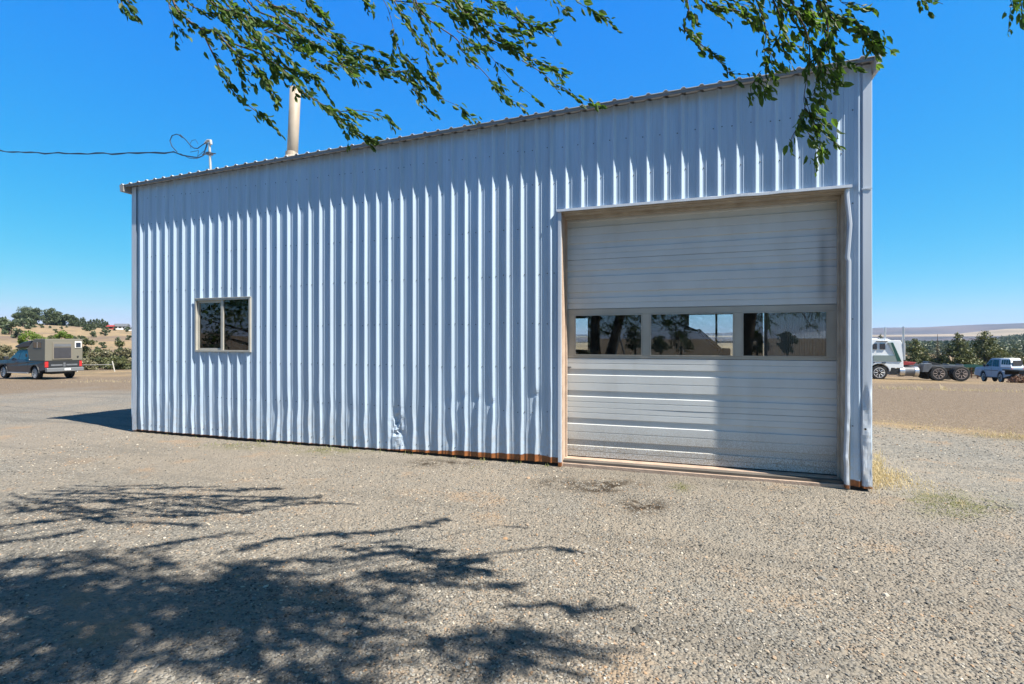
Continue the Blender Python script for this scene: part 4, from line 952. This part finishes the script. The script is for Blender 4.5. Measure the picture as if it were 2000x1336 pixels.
for (px, zc, W, H, lab) in ((36, 246, 5, 5.5, 'leftmost round tree of the hilltop grove'), (50, 250, 9, 8.5, 'largest broad tree on the hilltop'), (56, 240, 6, 6.5, 'paler rounded tree in front of the largest hilltop tree'), (70, 252, 7, 8.5, 'dark tree at the right end of the broad hilltop grove'),
                            (98, 250, 8, 8.8, 'tall domed hilltop tree standing apart'), (112, 252, 6, 7, 'lower tree leaning on the domed hilltop tree'), (120, 250, 4, 5, 'small tree right of the domed hilltop tree'), (137, 250, 5, 6.5, 'pointed dark tree midway along the hilltop'), (146, 252, 4, 4.5, 'low tree beside the pointed hilltop tree')):
    plant('hilltop_tree', 'tree', lab, c2w((px-1000)/1000*zc, zc), 'full', H, W*1.05, 2600, .6, M_DKTREE, 'trees along the hilltop')
hp = plant('hilltop_conifer', 'tree', 'small dark conifer in the row along the hilltop left of the red barn', gpos(158, 250), 'cone', 4.5, 3.2, 500, .5, M_DKTREE, 'small conifers along the hilltop')
for i, px in enumerate([153, 163, 167, 172, 177, 183, 189, 194, 200, 206, 210]):
    c = copy_tree(hp); v = gpos(px, 248+(i*7) % 11); c.location = (v.x, v.y, v.z); s_ = random.uniform(.6, 1.15); c.scale = (s_*1.2, s_*1.2, s_); c.rotation_euler = (0, 0, i)
# red barn and pale house on the hilltop
def house(name, px, zc, L_, D_, H_, wallm, roofm, lab, cat, rz):
    v = gpos(px, zc); r = empty(name, (v.x, v.y, v.z), TH+rz); tag(r, lab, cat)
    MB().box(-L_/2, L_/2, -D_/2, D_/2, -1, H_).build('wall', wallm, r)
    b = MB(); e = .4
    b.add([(-L_/2-e, -D_/2-e, H_-.1), (L_/2+e, -D_/2-e, H_-.1), (L_/2+e, 0, H_+D_*.28), (-L_/2-e, 0, H_+D_*.28), (-L_/2-e, D_/2+e, H_-.1), (L_/2+e, D_/2+e, H_-.1)], [(0, 1, 2, 3), (3, 2, 5, 4), (0, 3, 4), (1, 5, 2), (0, 4, 5, 1)])
    b.build('roof', roofm, r)
    for k in range(3):
        x = -L_*.33+k*L_*.33; MB().box(x-.6, x+.6, -D_/2-.06, -D_/2+.02, H_*.35, H_*.8).build('window', M_BLACK, r)
    return r
M_RED = mat('barn_red', (.42, .06, .05), .7, var=.2); M_GREYR = mat('grey_roof', (.16, .17, .19), .7, var=.2)
house('barn', 217, 244, 2.2, 2.4, 1.3, M_RED, M_RED, 'small red barn on the crest of the left hill', 'barn', .1)
house('house', 238, 247, 5, 4, 1.7, M_WHITE, M_GREYR, 'pale house with a peaked grey roof on the hilltop beside the red barn', 'house', .3)
house('shed', 251, 246, 2.2, 2, 1.2, M_WHITE, M_GREYR, 'little white shed on the hilltop nearest the workshop', 'shed', .2)
# distant wood on the right as one mass, plus valley brush
def forest():
    Vs = []; n = 5200
    az = RNG.uniform(R(30), R(50), n); rr = 380+RNG.random(n)**.8*760
    a = rr*np.sin(az); b = rr*np.cos(az); x = a*CT-b*ST; y = -DW+a*ST+b*CT; k = fbm(x*.006, y*.006, 77)+.12*smooth(41, 46, np.degrees(az)) > .43; x, y, rr = x[k], y[k], rr[k]
    z = gh(x, y); n = len(x); H = RNG.uniform(4, 8.5, n)
    V = []; 
    for i in range(n):
        m = 26; t_ = RNG.random(m); ang = RNG.uniform(0, 6.28, m); rd = H[i]*.30*(1-t_)**.7*RNG.random(m)**.4
        c = np.stack([x[i]+rd*np.cos(ang), y[i]+rd*np.sin(ang), z[i]+H[i]*(.05+.95*t_)], -1); s = H[i]*.20
        V.append(np.stack([c+RNG.normal(size=(m, 3))*s*.5, c+RNG.normal(size=(m, 3))*s*.5, c+RNG.normal(size=(m, 3))*s*.5], 1))
    V = np.concatenate(V).reshape(-1, 3)
    o = npmesh('forest', V, np.arange(len(V)).reshape(-1, 3), M_DKTREE); tag(o, 'dark juniper wood covering the low hills beyond the vehicles', 'forest', kind='stuff')
forest()
# ---------------------------------------------------------------- grass
def blades(name, label, spots_, m, cat='grass'):
    V = []; F = []
    for (cx, cy, sx, sy, n, h0, h1) in spots_:
        px = RNG.normal(cx, sx, n); py = RNG.normal(cy, sy, n)
        for i in range(n):
            zc = (EYE+.1)/((max(py[i], 700)-HOR)/1000); p = c2w((px[i]-1000)/1000*zc, zc)
            if -.03 < p.y < YB and XL-.02 < p.x < XR+.02: continue
            z = ghf(p.x, p.y); h = random.uniform(h0, h1); a = random.uniform(0, 6.28); ln = random.uniform(.2, .9)*h; wd = .004+.02*h*.3
            ca, sa = math.cos(a), math.sin(a); k = len(V); q = np.array([p.x, p.y, z-.01])
            V += [q+(-sa*wd, ca*wd, 0), q+(sa*wd, -ca*wd, 0), q+(ca*ln*.4+sa*wd*.7, sa*ln*.4-ca*wd*.7, h*.65), q+(ca*ln*.4-sa*wd*.7, sa*ln*.4+ca*wd*.7, h*.65), q+(ca*ln, sa*ln, h)]
            F += [(k, k+1, k+2), (k, k+2, k+3), (k+3, k+2, k+4)]
    return tag(npmesh(name, np.array(V), F, m), label, cat, kind='stuff')
blades('dry_grass', 'pale straw grass tuft at the right corner and thin dry strips', [(1711, 920, 8, 17, 620, .03, .10), (1738, 935, 19, 10, 700, .02, .07), (1785, 948, 32, 5, 260, .01, .05), (1822, 962, 22, 4, 90, .01, .04),
       (1850, 838, 90, 3, 260, .02, .06), (1750, 826, 50, 3, 180, .02, .06), (1960, 851, 30, 3, 220, .03, .08), (1880, 984, 6, 4, 12, .04, .09)], M_STRAW)
blades('green_weeds', 'low green and yellow weeds in the gravel', [(1835, 978, 34, 8, 420, .01, .035), (1890, 996, 34, 9, 380, .01, .035), (1332, 952, 9, 4, 90, .01, .04), (640, 878, 34, 3, 130, .01, .05), (470, 868, 50, 2, 70, .01, .05), (555, 868, 90, 2, 60, .02, .08), (780, 885, 40, 3, 40, .01, .04), (925, 914, 8, 2, 18, .01, .05)]+[(q, 842+(q-257)*.0845, 9, 1.6, 16, .015, .07) for q in (300, 345, 400, 440, 505, 560, 590, 655, 690, 742, 800, 835, 880, 950, 1010, 1070)], M_GRASS)
blades('verge_grass', 'dry grass fringe under and around the parked truck and pickup', [(1760, 743, 40, 1.5, 240, .05, .22), (1850, 745, 60, 1.2, 160, .05, .18), (1930, 744, 50, 1.5, 160, .05, .2), (1843, 742, 3, 1, 40, .1, .3), (200, 731, 40, 2, 260, .04, .16)], M_STRAW)
# ---------------------------------------------------------------- white rail fence on the left
fz = 45; M_PALE = mat('old_white_paint', (.49, .47, .42), .7, var=.2)
f = empty('rail_fence', gpos(221, fz)); tag(f, 'low white pole rail fence beside the camper pickup', 'fence'); o_ = f.location
b = MB(); e0 = at(140, 713.5, 47)-o_; e1 = at(222, 712, 45)-o_; b.tube([e0, e1], .035, 8); b.build('rail', M_PALE, f)
b = MB(); b.tube([(-.12, 0, .92), (.24, 0, -.1)], .045, 8); b.build('post', M_PALE, f)
b = MB(); q = at(150, 713, 47)-o_; b.tube([q, q+Vector((0, 0, -1.0))], .06, 8); b.build('post', M_WHITE, f)
# ---------------------------------------------------------------- vehicles
M_NAVY = mat('charcoal_blue_paint', (.045, .055, .085), .28, .4, var=.1); M_CAMP = mat('khaki_camper', (.19, .18, .145), .75, var=.08, vscale=1); M_DARK = mat('dark_trim', (.025, .027, .03), .5)
M_SILV = mat('silver', (.55, .55, .56), .3, .8); M_RIM = mat('polished_rim', (.62, .62, .62), .45, .3); M_TAIL = mat('tail_lamp_red', (.55, .03, .03), .3); M_RIMP = mat('pinkish_rim', (.48, .38, .33), .6, var=.2)
M_SEMI = mat('semi_white', (.74, .76, .76), .35, .0, var=.05); M_GREEN = mat('dark_green_paint', (.02, .10, .075), .4); M_GRNL = mat('pale_green_band', (.30, .37, .35), .45); M_GREY = mat('grey_metal', (.22, .23, .25), .5, .3, var=.3)
M_LBLUE = mat('blue_grey_paint', (.34, .44, .58), .35, .2, var=.1); M_RUST = mat('rusty_steel', (.20, .08, .04), .9, col2=(.07, .04, .03), vscale=6); M_BUMP = mat('grey_bumper', (.30, .31, .32), .4, .5)
def wheel(parent, x, y, r, wd, rim=M_RIM, side=1, dual=False):
    wroot = empty('wheel', (x, y, r)); wroot.parent = parent
    rr = r*.68
    MB().lathe([(-wd/2, rr), (-wd/2, r*.93), (-wd*.38, r), (wd*.38, r), (wd/2, r*.93), (wd/2, rr)], (0, 0, 0), 'y', 28).build('tyre', M_BLACK, wroot, smooth_=False)
    if dual: MB().lathe([(-wd/2, rr), (-wd/2, r*.93), (-wd*.38, r), (wd*.38, r), (wd/2, r*.93), (wd/2, rr)], (0, -side*(wd+.06), 0), 'y', 28).build('tyre', M_BLACK, wroot)
    b = MB(); s_ = side; b.lathe([(s_*wd*.50, rr*1.02), (s_*wd*.52, rr*.98), (s_*wd*.46, rr*.86), (s_*wd*.40, rr*.80), (s_*wd*.41, rr*.3), (s_*wd*.46, rr*.28), (s_*wd*.47, .01)], (0, 0, 0), 'y', 24)
    for k in range(8):
        a = k*math.pi/4; b.tube([(math.cos(a)*rr*.3, s_*wd*.40, math.sin(a)*rr*.3), (math.cos(a)*rr*.86, s_*wd*.46, math.sin(a)*rr*.86)], [rr*.12, rr*.08], 5)
    b.build('rim', rim, wroot); return wroot
def place(o, lx, ly, px, zc, head):         # put local point (lx, ly) at pixel column px, depth zc, heading in camera frame
    hv = Vector((head[0]*CT-head[1]*ST, head[0]*ST+head[1]*CT)).normalized(); ang = math.atan2(hv.y, hv.x)
    t_ = c2w((px-1000)/1000*zc, zc); c, s = math.cos(ang), math.sin(ang)
    ox, oy = t_.x-(lx*c-ly*s), t_.y-(lx*s+ly*c); o.location = (ox, oy, ghf(t_.x, t_.y)); o.rotation_euler = (0, 0, ang)
def pickup(name, lab, paint, x_f=1.75, x_r=-1.95, W=1.98, wr=.40, low=0, interior=False):
    r = empty(name); tag(r, lab, 'pickup'); h = W/2
    # lower body, side outline with open wheel arches
    def arch(cx, rad): return [(cx+rad*math.cos(a), .42+rad*math.sin(a)*1.02+.0) for a in np.linspace(0, math.pi, 9)]
    poly = [(2.85, .50), (2.90, .75), (2.86, 1.02), (2.70, 1.12), (1.35, 1.20), (-3.05, 1.20), (-3.08, .62), (-2.6, .55)]
    low_ = [(x, z) for x, z in reversed(arch(x_r, wr+.09))] ; low2 = [(x, z) for x, z in reversed(arch(x_f, wr+.09))]
    outline = poly+[(x_r-wr-.10, .42)]+low_[1:-1]+[(x_r+wr+.10, .42)]+[(x_f-wr-.10, .42)]+low2[1:-1]+[(x_f+wr+.10, .44)]
    b = MB(); n = len(outline)
    b.prism(outline, -h, h, lambda z: .05 if z > 1.1 else 0); b.build('body', paint, r, .03)
    for cx in (x_f, x_r):
        for s_ in (1, -1):
            b = MB(); ar = arch(cx, wr+.11)
            b.tube([(x, s_*(h-.0), z) for x, z in ar], .045, 6); b.build('fender_flare', paint if low else M_DARK, r)
    MB().prism([(1.30, 1.17), (.50, 1.80), (.30, 1.87), (-1.05, 1.88), (-1.28, 1.80), (-1.42, 1.17)], -h+.06, h-.06, lambda z: max(0, (z-1.17)*.28)).build('cab', paint, r, .03)
    tp = lambda z: max(0, (z-1.17)*.28)
    for s_ in (1, -1):
        yy = lambda z: s_*(h-.06-tp(z)+.006)
        for q, pl in enumerate(([(1.10, 1.24), (.52, 1.72), (.10, 1.76), (.10, 1.24)], [(.02, 1.24), (.02, 1.76), (-.90, 1.76), (-1.05, 1.24)])):
            b = MB(); b.add([(x, yy(z), z) for x, z in pl]+[(x, yy(z)-s_*.012, z) for x, z in pl], [(0, 1, 2, 3), (7, 6, 5, 4), (0, 4, 5, 1), (1, 5, 6, 2), (2, 6, 7, 3), (3, 7, 4, 0)]); b.build('side_window', M_CARGL2, r)
        b = MB(); b.box(.98, 1.18, s_*(h+.12)-.10, s_*(h+.12)+.10, 1.20, 1.42); b.build('wing_mirror', M_DARK, r, .03)
        for x in (.2, -.85): MB().box(x-.12, x+.10, s_*(h+.015)-.018, s_*(h+.015)+.018, 1.04, 1.09).build('door_handle', paint, r, .01)
        for x in (1.18, .06, -1.15): MB().box(x-.006, x+.006, s_*(h+.001)-.003, s_*(h+.001)+.003, .60, 1.14).build('door_seam', M_DARK, r)
        MB().box(-3.10, -2.98, s_*(h-.12)-.11, s_*(h-.12)+.115, .78, 1.14).build('tail_lamp', M_TAIL, r, .015)
        MB().box(2.70, 2.90, s_*(h-.25)-.22, s_*(h-.25)+.22, .80, .98).build('headlight', M_SILV, r, .02)
        MB().box(-1.3, 1.1, s_*(h+.03)-.06, s_*(h+.03)+.06, .36, .42).build('running_board', M_SILV if not low else M_DARK, r, .01)
    b = MB(); b.add([(1.24, -h+.16, 1.22), (1.24, h-.16, 1.22), (.56, h-.30, 1.78), (.56, -h+.30, 1.78), (1.27, -h+.16, 1.25), (1.27, h-.16, 1.25), (.59, h-.30, 1.81), (.59, -h+.30, 1.81)],
                    [(4, 5, 6, 7), (0, 3, 2, 1), (0, 1, 5, 4), (2, 3, 7, 6), (1, 2, 6, 5), (0, 4, 7, 3)]); b.build('windscreen', M_CARGL2, r)
    for cx in (x_f, x_r):
        for s_ in (1, -1): wheel(r, cx, s_*(h-.14), wr, .27, side=s_)
    MB().box(-2.9, 2.6, -.55, .55, .34, .5).build('chassis', M_DARK, r)
    MB().box(2.86, 3.02, -h+.05, h-.05, .48, .72).build('front_bumper', M_SILV, r, .03)
    return r
M_CARGL2 = mat('tinted_car_glass', (.02, .035, .06), .06, spec=.9)
# camper pickup
cp = pickup('camper_pickup', 'dark blue grey pickup carrying a khaki pop up camper and a black roof box', M_NAVY)
MB().box(-3.32, -3.06, -.98, .98, .50, .74).build('rear_bumper', M_BUMP, cp, .03)
MB().box(-3.12, -3.06, -.82, .82, .76, 1.16).build('tailgate', M_DARK, cp, .01)
b = MB()
for s_ in (-1, 1): b.box(-3.14, -3.12, s_*.40-.30, s_*.40+.30, .86, .96)
b.box(-3.14, -3.12, -.06, .06, .80, 1.06); b.build('tailgate_badge', M_GREY, cp)
MB().box(-3.335, -3.32, -.24, .08, .58, .70).build('number_plate', M_WHITE, cp)
MB().prism([(-3.12, 1.18), (-3.14, 2.56), (-1.95, 2.56), (-1.12, 1.92), (-1.35, 1.18)], -1.0, 1.0, lambda z: 0).build('camper_shell', M_CAMP, cp, .03)
b = MB(); b.box(-3.16, -3.14, -.42, .64, 1.26, 2.36); b.build('rear_door', mat('camper_grey', (.20, .18, .145), .7), cp, .01)
b = MB(); b.box(-3.175, -3.16, -.34, .56, 1.34, 2.02); b.build('rear_door_panel', mat('dark_cover', (.05, .05, .06), .6, var=.3), cp)
b = MB(); b.box(-3.175, -3.16, -.34, .56, 2.08, 2.24); b.build('rear_door_window', M_GREY, cp)
b = MB(); b.box(-3.17, -3.14, -.92, -.55, 1.98, 2.40); o = b.build('rear_hatch_window', M_WHITE, cp, .02); MB().box(-3.18, -3.17, -.87, -.60, 2.02, 2.33).build('pane', M_CARGL2, o)
MB().lathe([(0, .05), (-.02, .05)], (-3.145, -.72, 1.42), 'x', 12).build('filler_cap', M_DARK, cp)
b = MB(); b.box(-2.75, -1.85, 1.0, 1.012, 2.0, 2.36); b.build('camper_side_window', M_CARGL2, cp, .01); MB().box(-2.33, -2.28, 1.012, 1.02, 2.0, 2.36).build('window_bar', M_SILV, cp)
MB().box(-1.15, -.98, 1.0, 1.02, 1.42, 1.62).build('side_latch', M_DARK, cp)
b = MB(); b.prism([(.75, 2.02), (.6, 2.12), (-.4, 2.38), (-1.30, 2.46), (-1.05, 2.06), (.4, 1.98)], -.10, .85); b.build('roof_box', mat('gloss_black_box', (.012, .02, .045), .4), cp, .05)
b = MB()
for x in (.35, -.75): b.box(x-.03, x+.03, -.85, .85, 1.93, 1.97); b.box(x-.03, x+.03, -.8, -.74, 1.85, 1.93); b.box(x-.03, x+.03, .74, .8, 1.85, 1.93)
b.build('roof_rack', M_SILV, cp)
b = MB(); b.tube([(-1.40, .98, 1.22), (-1.12, .80, 1.88)], .04, 6); b.build('pillar_trim', M_WHITE, cp)
place(cp, -1.95, .85, 73, 32.2, (-.92, .39))
# old pickup inside the workshop, its cab showing through the door glass
ip = pickup('parked_pickup', 'dark pickup parked inside the workshop behind the glazed door strip', mat('dark_paint', (.012, .012, .015), .6), low=1)
ip.location = (-.35, 5.7, 0.0); ip.rotation_euler = (0, 0, R(8)); ip.scale = (.95, .95, 1.12)
M_TEAL = mat('painted_backlit_glass', (.30, .49, .42), .2)  # opaque teal stands in for light seen through the cab
for c_ in ip.children:
    if c_.name.startswith('side_window') or c_.name.startswith('windscreen'): c_.data.materials[0] = M_TEAL
# blue pickup with canopy
bp_ = pickup('canopy_pickup', 'faded blue pickup with a white windowed canopy beside the semi tractor', M_LBLUE, 1.40, -1.35, 1.70, .40, 1)
b = MB(); b.prism([(-1.32, 1.21), (-1.22, 1.90), (-2.62, 1.90), (-3.02, 1.21)], -.82, .82, lambda z: max(0, (z-1.21)*.22)); b.build('canopy', mat('pale_canopy', (.72, .76, .80), .45), bp_, .03)
for s_ in (1, -1):
    for k in range(4):
        x0 = -1.42-k*.36; x1 = x0-.30; yy = lambda z: s_*(.82-(z-1.21)*.22+.004)
        q = [(x0, 1.42), (x1-(.0 if k < 3 else .10), 1.42), (x1, 1.78), (x0, 1.78)]
        b = MB(); b.add([(x, yy(z), z) for x, z in q]+[(x, yy(z)+s_*.01, z) for x, z in q], [(0, 1, 2, 3), (7, 6, 5, 4), (0, 4, 5, 1), (1, 5, 6, 2), (2, 6, 7, 3), (3, 7, 4, 0)]); b.build('canopy_window', M_CARGL2, bp_)
    MB().box(-2.75, -1.55, s_*.852-.004, s_*.852+.004, .86, .94).build('side_stripe', M_WHITE, bp_); MB().box(-1.0, 1.6, s_*.852-.004, s_*.852+.004, .92, .96).build('side_moulding', M_DARK, bp_)
MB().box(-3.06, -2.63-.36, -.6, .6, 1.35, 1.75).build('canopy_rear_window', M_CARGL2, bp_)
MB().box(-3.26, -3.08, -.8, .8, .55, .72).build('rear_bumper', M_GREY, bp_, .02)
place(bp_, 1.40, .71, 1905, 47.5, (-.14, .99)); bp_.scale = (.52, .8, 1.16)
# semi tractor
st = empty('semi_truck'); tag(st, 'white semi tractor with dark green diagonal stripe and twin exhaust stacks', 'truck')
K = 32.6; KZ = 27.4
def sx(px): return -(px-1714)/K
def sz(py): return (746-py)/KZ
cabp = [(sx(1763), sz(722)), (sx(1760.5), sz(672)), (sx(1758), sz(667.5)), (sx(1718), sz(666.5)), (sx(1700), sz(664.5)), (sx(1688), sz(666)), (sx(1678), sz(690)), (sx(1655), sz(700)), (sx(1652), sz(732)), (sx(1696), sz(732))]
ar = [(sx(1714)+.66*math.cos(a), .5+.68*math.sin(a)) for a in np.linspace(.1, math.pi-.1, 10)]
cabp = cabp+ar+[(sx(1738), sz(722))]
MB().prism(cabp, -1.15, 1.15, lambda z: max(0, (z-1.9)*.06)).build('cab', M_SEMI, st, .04)
def plate(name, pts, y, th, m, par=st):
    b = MB(); L_ = [(sx(x), sz(z)) for x, z in pts]; b.prism(L_, y, y+th); return b.build(name, m, par)
YS = 1.15
for s_, y0 in ((1, YS-.10), (-1, -YS-.03)):
    plate('green_stripe', [(1737, 671.5), (1741.5, 671.5), (1758.5, 709), (1750, 709)], y0, .13, M_GREEN); plate('pale_stripe', [(1731, 671.5), (1737, 671.5), (1750, 709), (1744.5, 697)], y0, .128, M_GRNL)
    plate('lower_band', [(1702, 697), (1744, 697), (1750, 709), (1702, 709)], y0, .126, M_GRNL)
    plate('side_window', [(1715, 673.5), (1726, 673.5), (1726, 685), (1715, 685)], y0, .12, M_CARGL2); plate('side_window', [(1701, 675), (1704, 673.5), (1709, 673.5), (1709, 685), (1701, 685)], y0, .12, M_CARGL2)
    plate('side_window', [(1690, 680), (1696, 673.5), (1699, 673.5), (1699, 685), (1690, 685)], y0, .12, M_CARGL2)
    plate('door_handle', [(1719, 711), (1727, 711), (1727, 713), (1719, 713)], y0, .13, M_DARK); plate('cab_vent', [(1702, 711), (1704, 711), (1704, 713), (1702, 713)], y0, .13, M_DARK)
    plate('roof_rail', [(1708, 668.3), (1731, 668.3), (1731, 669.5), (1708, 669.5)], y0, .12, M_GREY)
plate('roof_deflector', [(1702, 662.5), (1712, 663), (1718, 667), (1700, 667)], -.9, 1.8, M_SEMI); plate('roof_deflector', [(1729, 663.5), (1733, 663.5), (1741, 667.5), (1729, 667.5)], -.9, 1.8, M_SEMI)
plate('side_skirt', [(1698, 721), (1738, 721), (1758, 724), (1756, 731), (1740, 733), (1732, 723), (1698, 723)], .95, .18, M_DARK)
b = MB(); b.tube([(sx(1725), 1.02, sz(733.5)), (sx(1755), 1.02, sz(733.5))], .05, 6); b.box(sx(1752), sx(1732), .75, 1.05, sz(732), sz(724)); b.build('entry_step', M_GREY, st)
for yy, px in ((1.02, 1764), (-1.0, 1750)):
    e = empty('exhaust_stack', (sx(px), yy, 0)); e.parent = st; t_ = sz(640)
    MB().tube([(0, 0, sz(672)), (0, 0, t_)], .065, 12).build('stack_pipe', M_SILV, e); MB().tube([(0, 0, sz(706)), (0, 0, sz(672))], .12, 14).build('heat_shield', M_SILV, e)
tk = empty('fuel_tank', (0, 0, 0)); tk.parent = st
MB().tube([(sx(1766), .85, sz(728.5)), (sx(1786), .85, sz(728.5))], .34, 20).build('tank', M_GREY, tk)
b = MB(); b.tube([(sx(1755), .85, sz(729)), (sx(1766), .85, sz(729))], .37, 20); b.tube([(sx(1785), .85, sz(729)), (sx(1794), .85, sz(729))], .37, 20); b.build('tank_end', M_SILV, tk, .03)
MB().tube([(sx(1755), -.85, sz(729)), (sx(1794), -.85, sz(729))], .36, 18).build('tank', M_SILV, tk)
b = MB()
for yy in (.42, -.42): b.box(sx(1890), sx(1700), yy-.05, yy+.05, sz(721.5), sz(716))
for px in (1770, 1800, 1815, 1845, 1862, 1888): b.box(sx(px)-.04, sx(px)+.04, -.42, .42, sz(721), sz(714))
b.build('chassis_rail', M_GREY, st, .01)
b = MB(); b.prism([(sx(1764), sz(716)), (sx(1767), sz(708)), (sx(1776), sz(710)), (sx(1790), sz(710.5)), (sx(1785), sz(715.5))], .2, 1.0); o = b.build('red_cover', mat('red_paint', (.45, .05, .05), .6, var=.3), st, .02)
b = MB(); b.prism([(sx(1800), sz(729)), (sx(1803), sz(713)), (sx(1818), sz(712)), (sx(1820), sz(717)), (sx(1811), sz(729))], .55, 1.15); b.build('mud_guard', M_GREY, st, .01)
b = MB(); b.prism([(sx(1818), sz(712)), (sx(1824), sz(709)), (sx(1836), sz(712)), (sx(1852), sz(716)), (sx(1850), sz(719)), (sx(1830), sz(718))], -.45, .45); b.build('fifth_wheel', M_DARK, st, .01)
b = MB()
for px in (1832, 1875): b.tube([(sx(px), -.9, .52), (sx(px), .9, .52)], .09, 8); b.box(sx(px)-.25, sx(px)+.25, .45, .62, .55, .95)
b.build('axle', M_RUST, st)
for s_ in (1, -1):
    wheel(st, 0, s_*1.0, .52, .28, M_RIM, s_)
    for px in (1832, 1875): wheel(st, sx(px), s_*1.02, .52, .27, M_RIMP, s_, True)
place(st, sx(1832), 1.02, 1832, 36.4, (-.957, .29))
# green trailer frame behind the tractor, brush heap at the right edge
tf = empty('trailer_frame'); tag(tf, 'dark green steel trailer frame lying behind the semi tractor wheels', 'trailer')
b = MB()
for yy in (-.9, .9): b.box(-2.6, 2.6, yy-.06, yy+.06, 1.15, 1.42)
b.build('beam', M_GREEN, tf, .01)
b = MB()
for x in (-2.4, -1.2, 0, 1.2, 2.4): b.box(x-.06, x+.06, -.84, .84, 1.2, 1.34)
b.build('cross_member', M_GREEN, tf)
for x in (-1.7, 1.5):
    MB().box(x-.08, x+.08, .75, .9, 0, 1.15).build('leg', M_RUST, tf); MB().box(x-.08, x+.08, -.9, -.75, 0, 1.15).build('leg', M_RUST, tf)
b = MB()
for k in range(10): x = random.uniform(-1.2, .4); b.tube([(x, random.uniform(-.6, .6), random.uniform(.5, 1.1)), (x+random.uniform(-.6, .6), random.uniform(-.6, .6), random.uniform(.4, 1.3))], .06, 6)
b.build('scrap_steel', M_RUST, tf)
place(tf, 0, 0, 1880, 55, (-.957, .29)); tf.scale = (.62, .7, 1.0)
bh = empty('utility_trailer'); tag(bh, 'black flat trailer bed standing in front of the blue pickup rear', 'trailer')
MB().box(-1.3, 1.3, -.8, .8, .92, 1.02).build('deck', M_DARK, bh, .01)
b = MB(); b.box(-1.2, 1.2, -.7, -.62, .6, .92); b.box(-1.2, 1.2, .62, .7, .6, .92); b.build('side_beam', M_DARK, bh); MB().box(-.9, -.82, .7, .78, .6, 1.45).build('stake', M_LBLUE, bh)
for s_ in (1, -1): wheel(bh, .55, s_*.75, .30, .2, M_GREY, s_)
place(bh, 0, 0, 2012, 38.5, (-1, .15))
v = gpos(2003, 36.5); r = empty('brush_pile', v); tag(r, 'reddish brown heap of dry brush at the right picture edge', 'brush pile')
clump('dry_twigs', [(0, 0, .25, .9, .6, .35), (.5, 0, .35, .7, .6, .4), (-.4, .1, .15, .6, .5, .25)], 900, .13, foliage('dry_brush', (.16, .075, .045), (.32, .18, .11), .1), r, v)
t3 = plant('elm_tree', 'tree', 'spreading elm left of the yard mirrored in the small sliding window', Vector((-18.0, -11, 0)), 'round', 8.5, 11, 9000, .16, M_LEAF)
# ---------------------------------------------------------------- haze
hz = MB().box(-9300, 9300, -9300, 9300, -60, 420).build('haze', bpy.data.materials.new('haze_air')); hz['kind'] = 'stuff'; hz['label'] = 'thin pale air over the whole landscape'; hz['category'] = 'haze'
hm = hz.data.materials[0]; hm.use_nodes = True; hm.node_tree.nodes.remove(hm.node_tree.nodes['Principled BSDF'])
pv = hm.node_tree.nodes.new('ShaderNodeVolumePrincipled'); pv.inputs['Density'].default_value = 8e-5; pv.inputs['Color'].default_value = (.5, .72, 1, 1); pv.inputs['Anisotropy'].default_value = .1
hm.node_tree.links.new(pv.outputs[0], hm.node_tree.nodes['Material Output'].inputs['Volume'])
# ---------------------------------------------------------------- things behind the camera, mirrored in the door glass
def vx(px, d): return wx(px, d)
p = empty('utility_pole', (vx(1498, 40), -40, ghf(vx(1498, 40), -40))); tag(p, 'bare wooden utility pole in the field mirrored in the right door pane', 'pole')
MB().tube([(0, 0, 0), (0, 0, 6.5)], [.14, .09], 8).build('pole', M_BARK, p); MB().box(-.8, .8, -.06, .06, 5.8, 5.95).build('cross_arm', M_BARK, p)
p = empty('tripod_stand', (vx(1202, 24), -24, -.1)); tag(p, 'tall dark tripod stand mirrored in the left door pane', 'stand')
for k in range(3): MB().tube([(math.cos(k*2.1)*.75, math.sin(k*2.1)*.75, 0), (0, 0, 2.7)], .05, 6).build('leg', M_GREY, p)
for i, (px, d, H, W) in enumerate(((1130, 26, 4.2, 2.2), (1240, 70, 4.5, 4), (1330, 80, 4, 5), (1290, 75, 3.6, 4), (1480, 60, 3.4, 3.5), (1540, 62, 3.2, 3.0), (430, 40, 4, 5))):
    plant('field_tree', 'tree', ('pointed conifer mirrored at the left edge of the left door pane', 'dark tree mirrored beside the tripod', 'broad dark tree mirrored in the middle door pane', 'low tree mirrored between the tripod and the middle pane', 'squat dark tree mirrored beside the pole', 'low bush tree mirrored right of the pole', 'bushy tree mirrored in the small window')[i], Vector((vx(px, d), -d, 0)), 'cone' if i == 0 else 'round', H, W, 900, .3, M_DKTREE, 'trees in the field behind the camera')
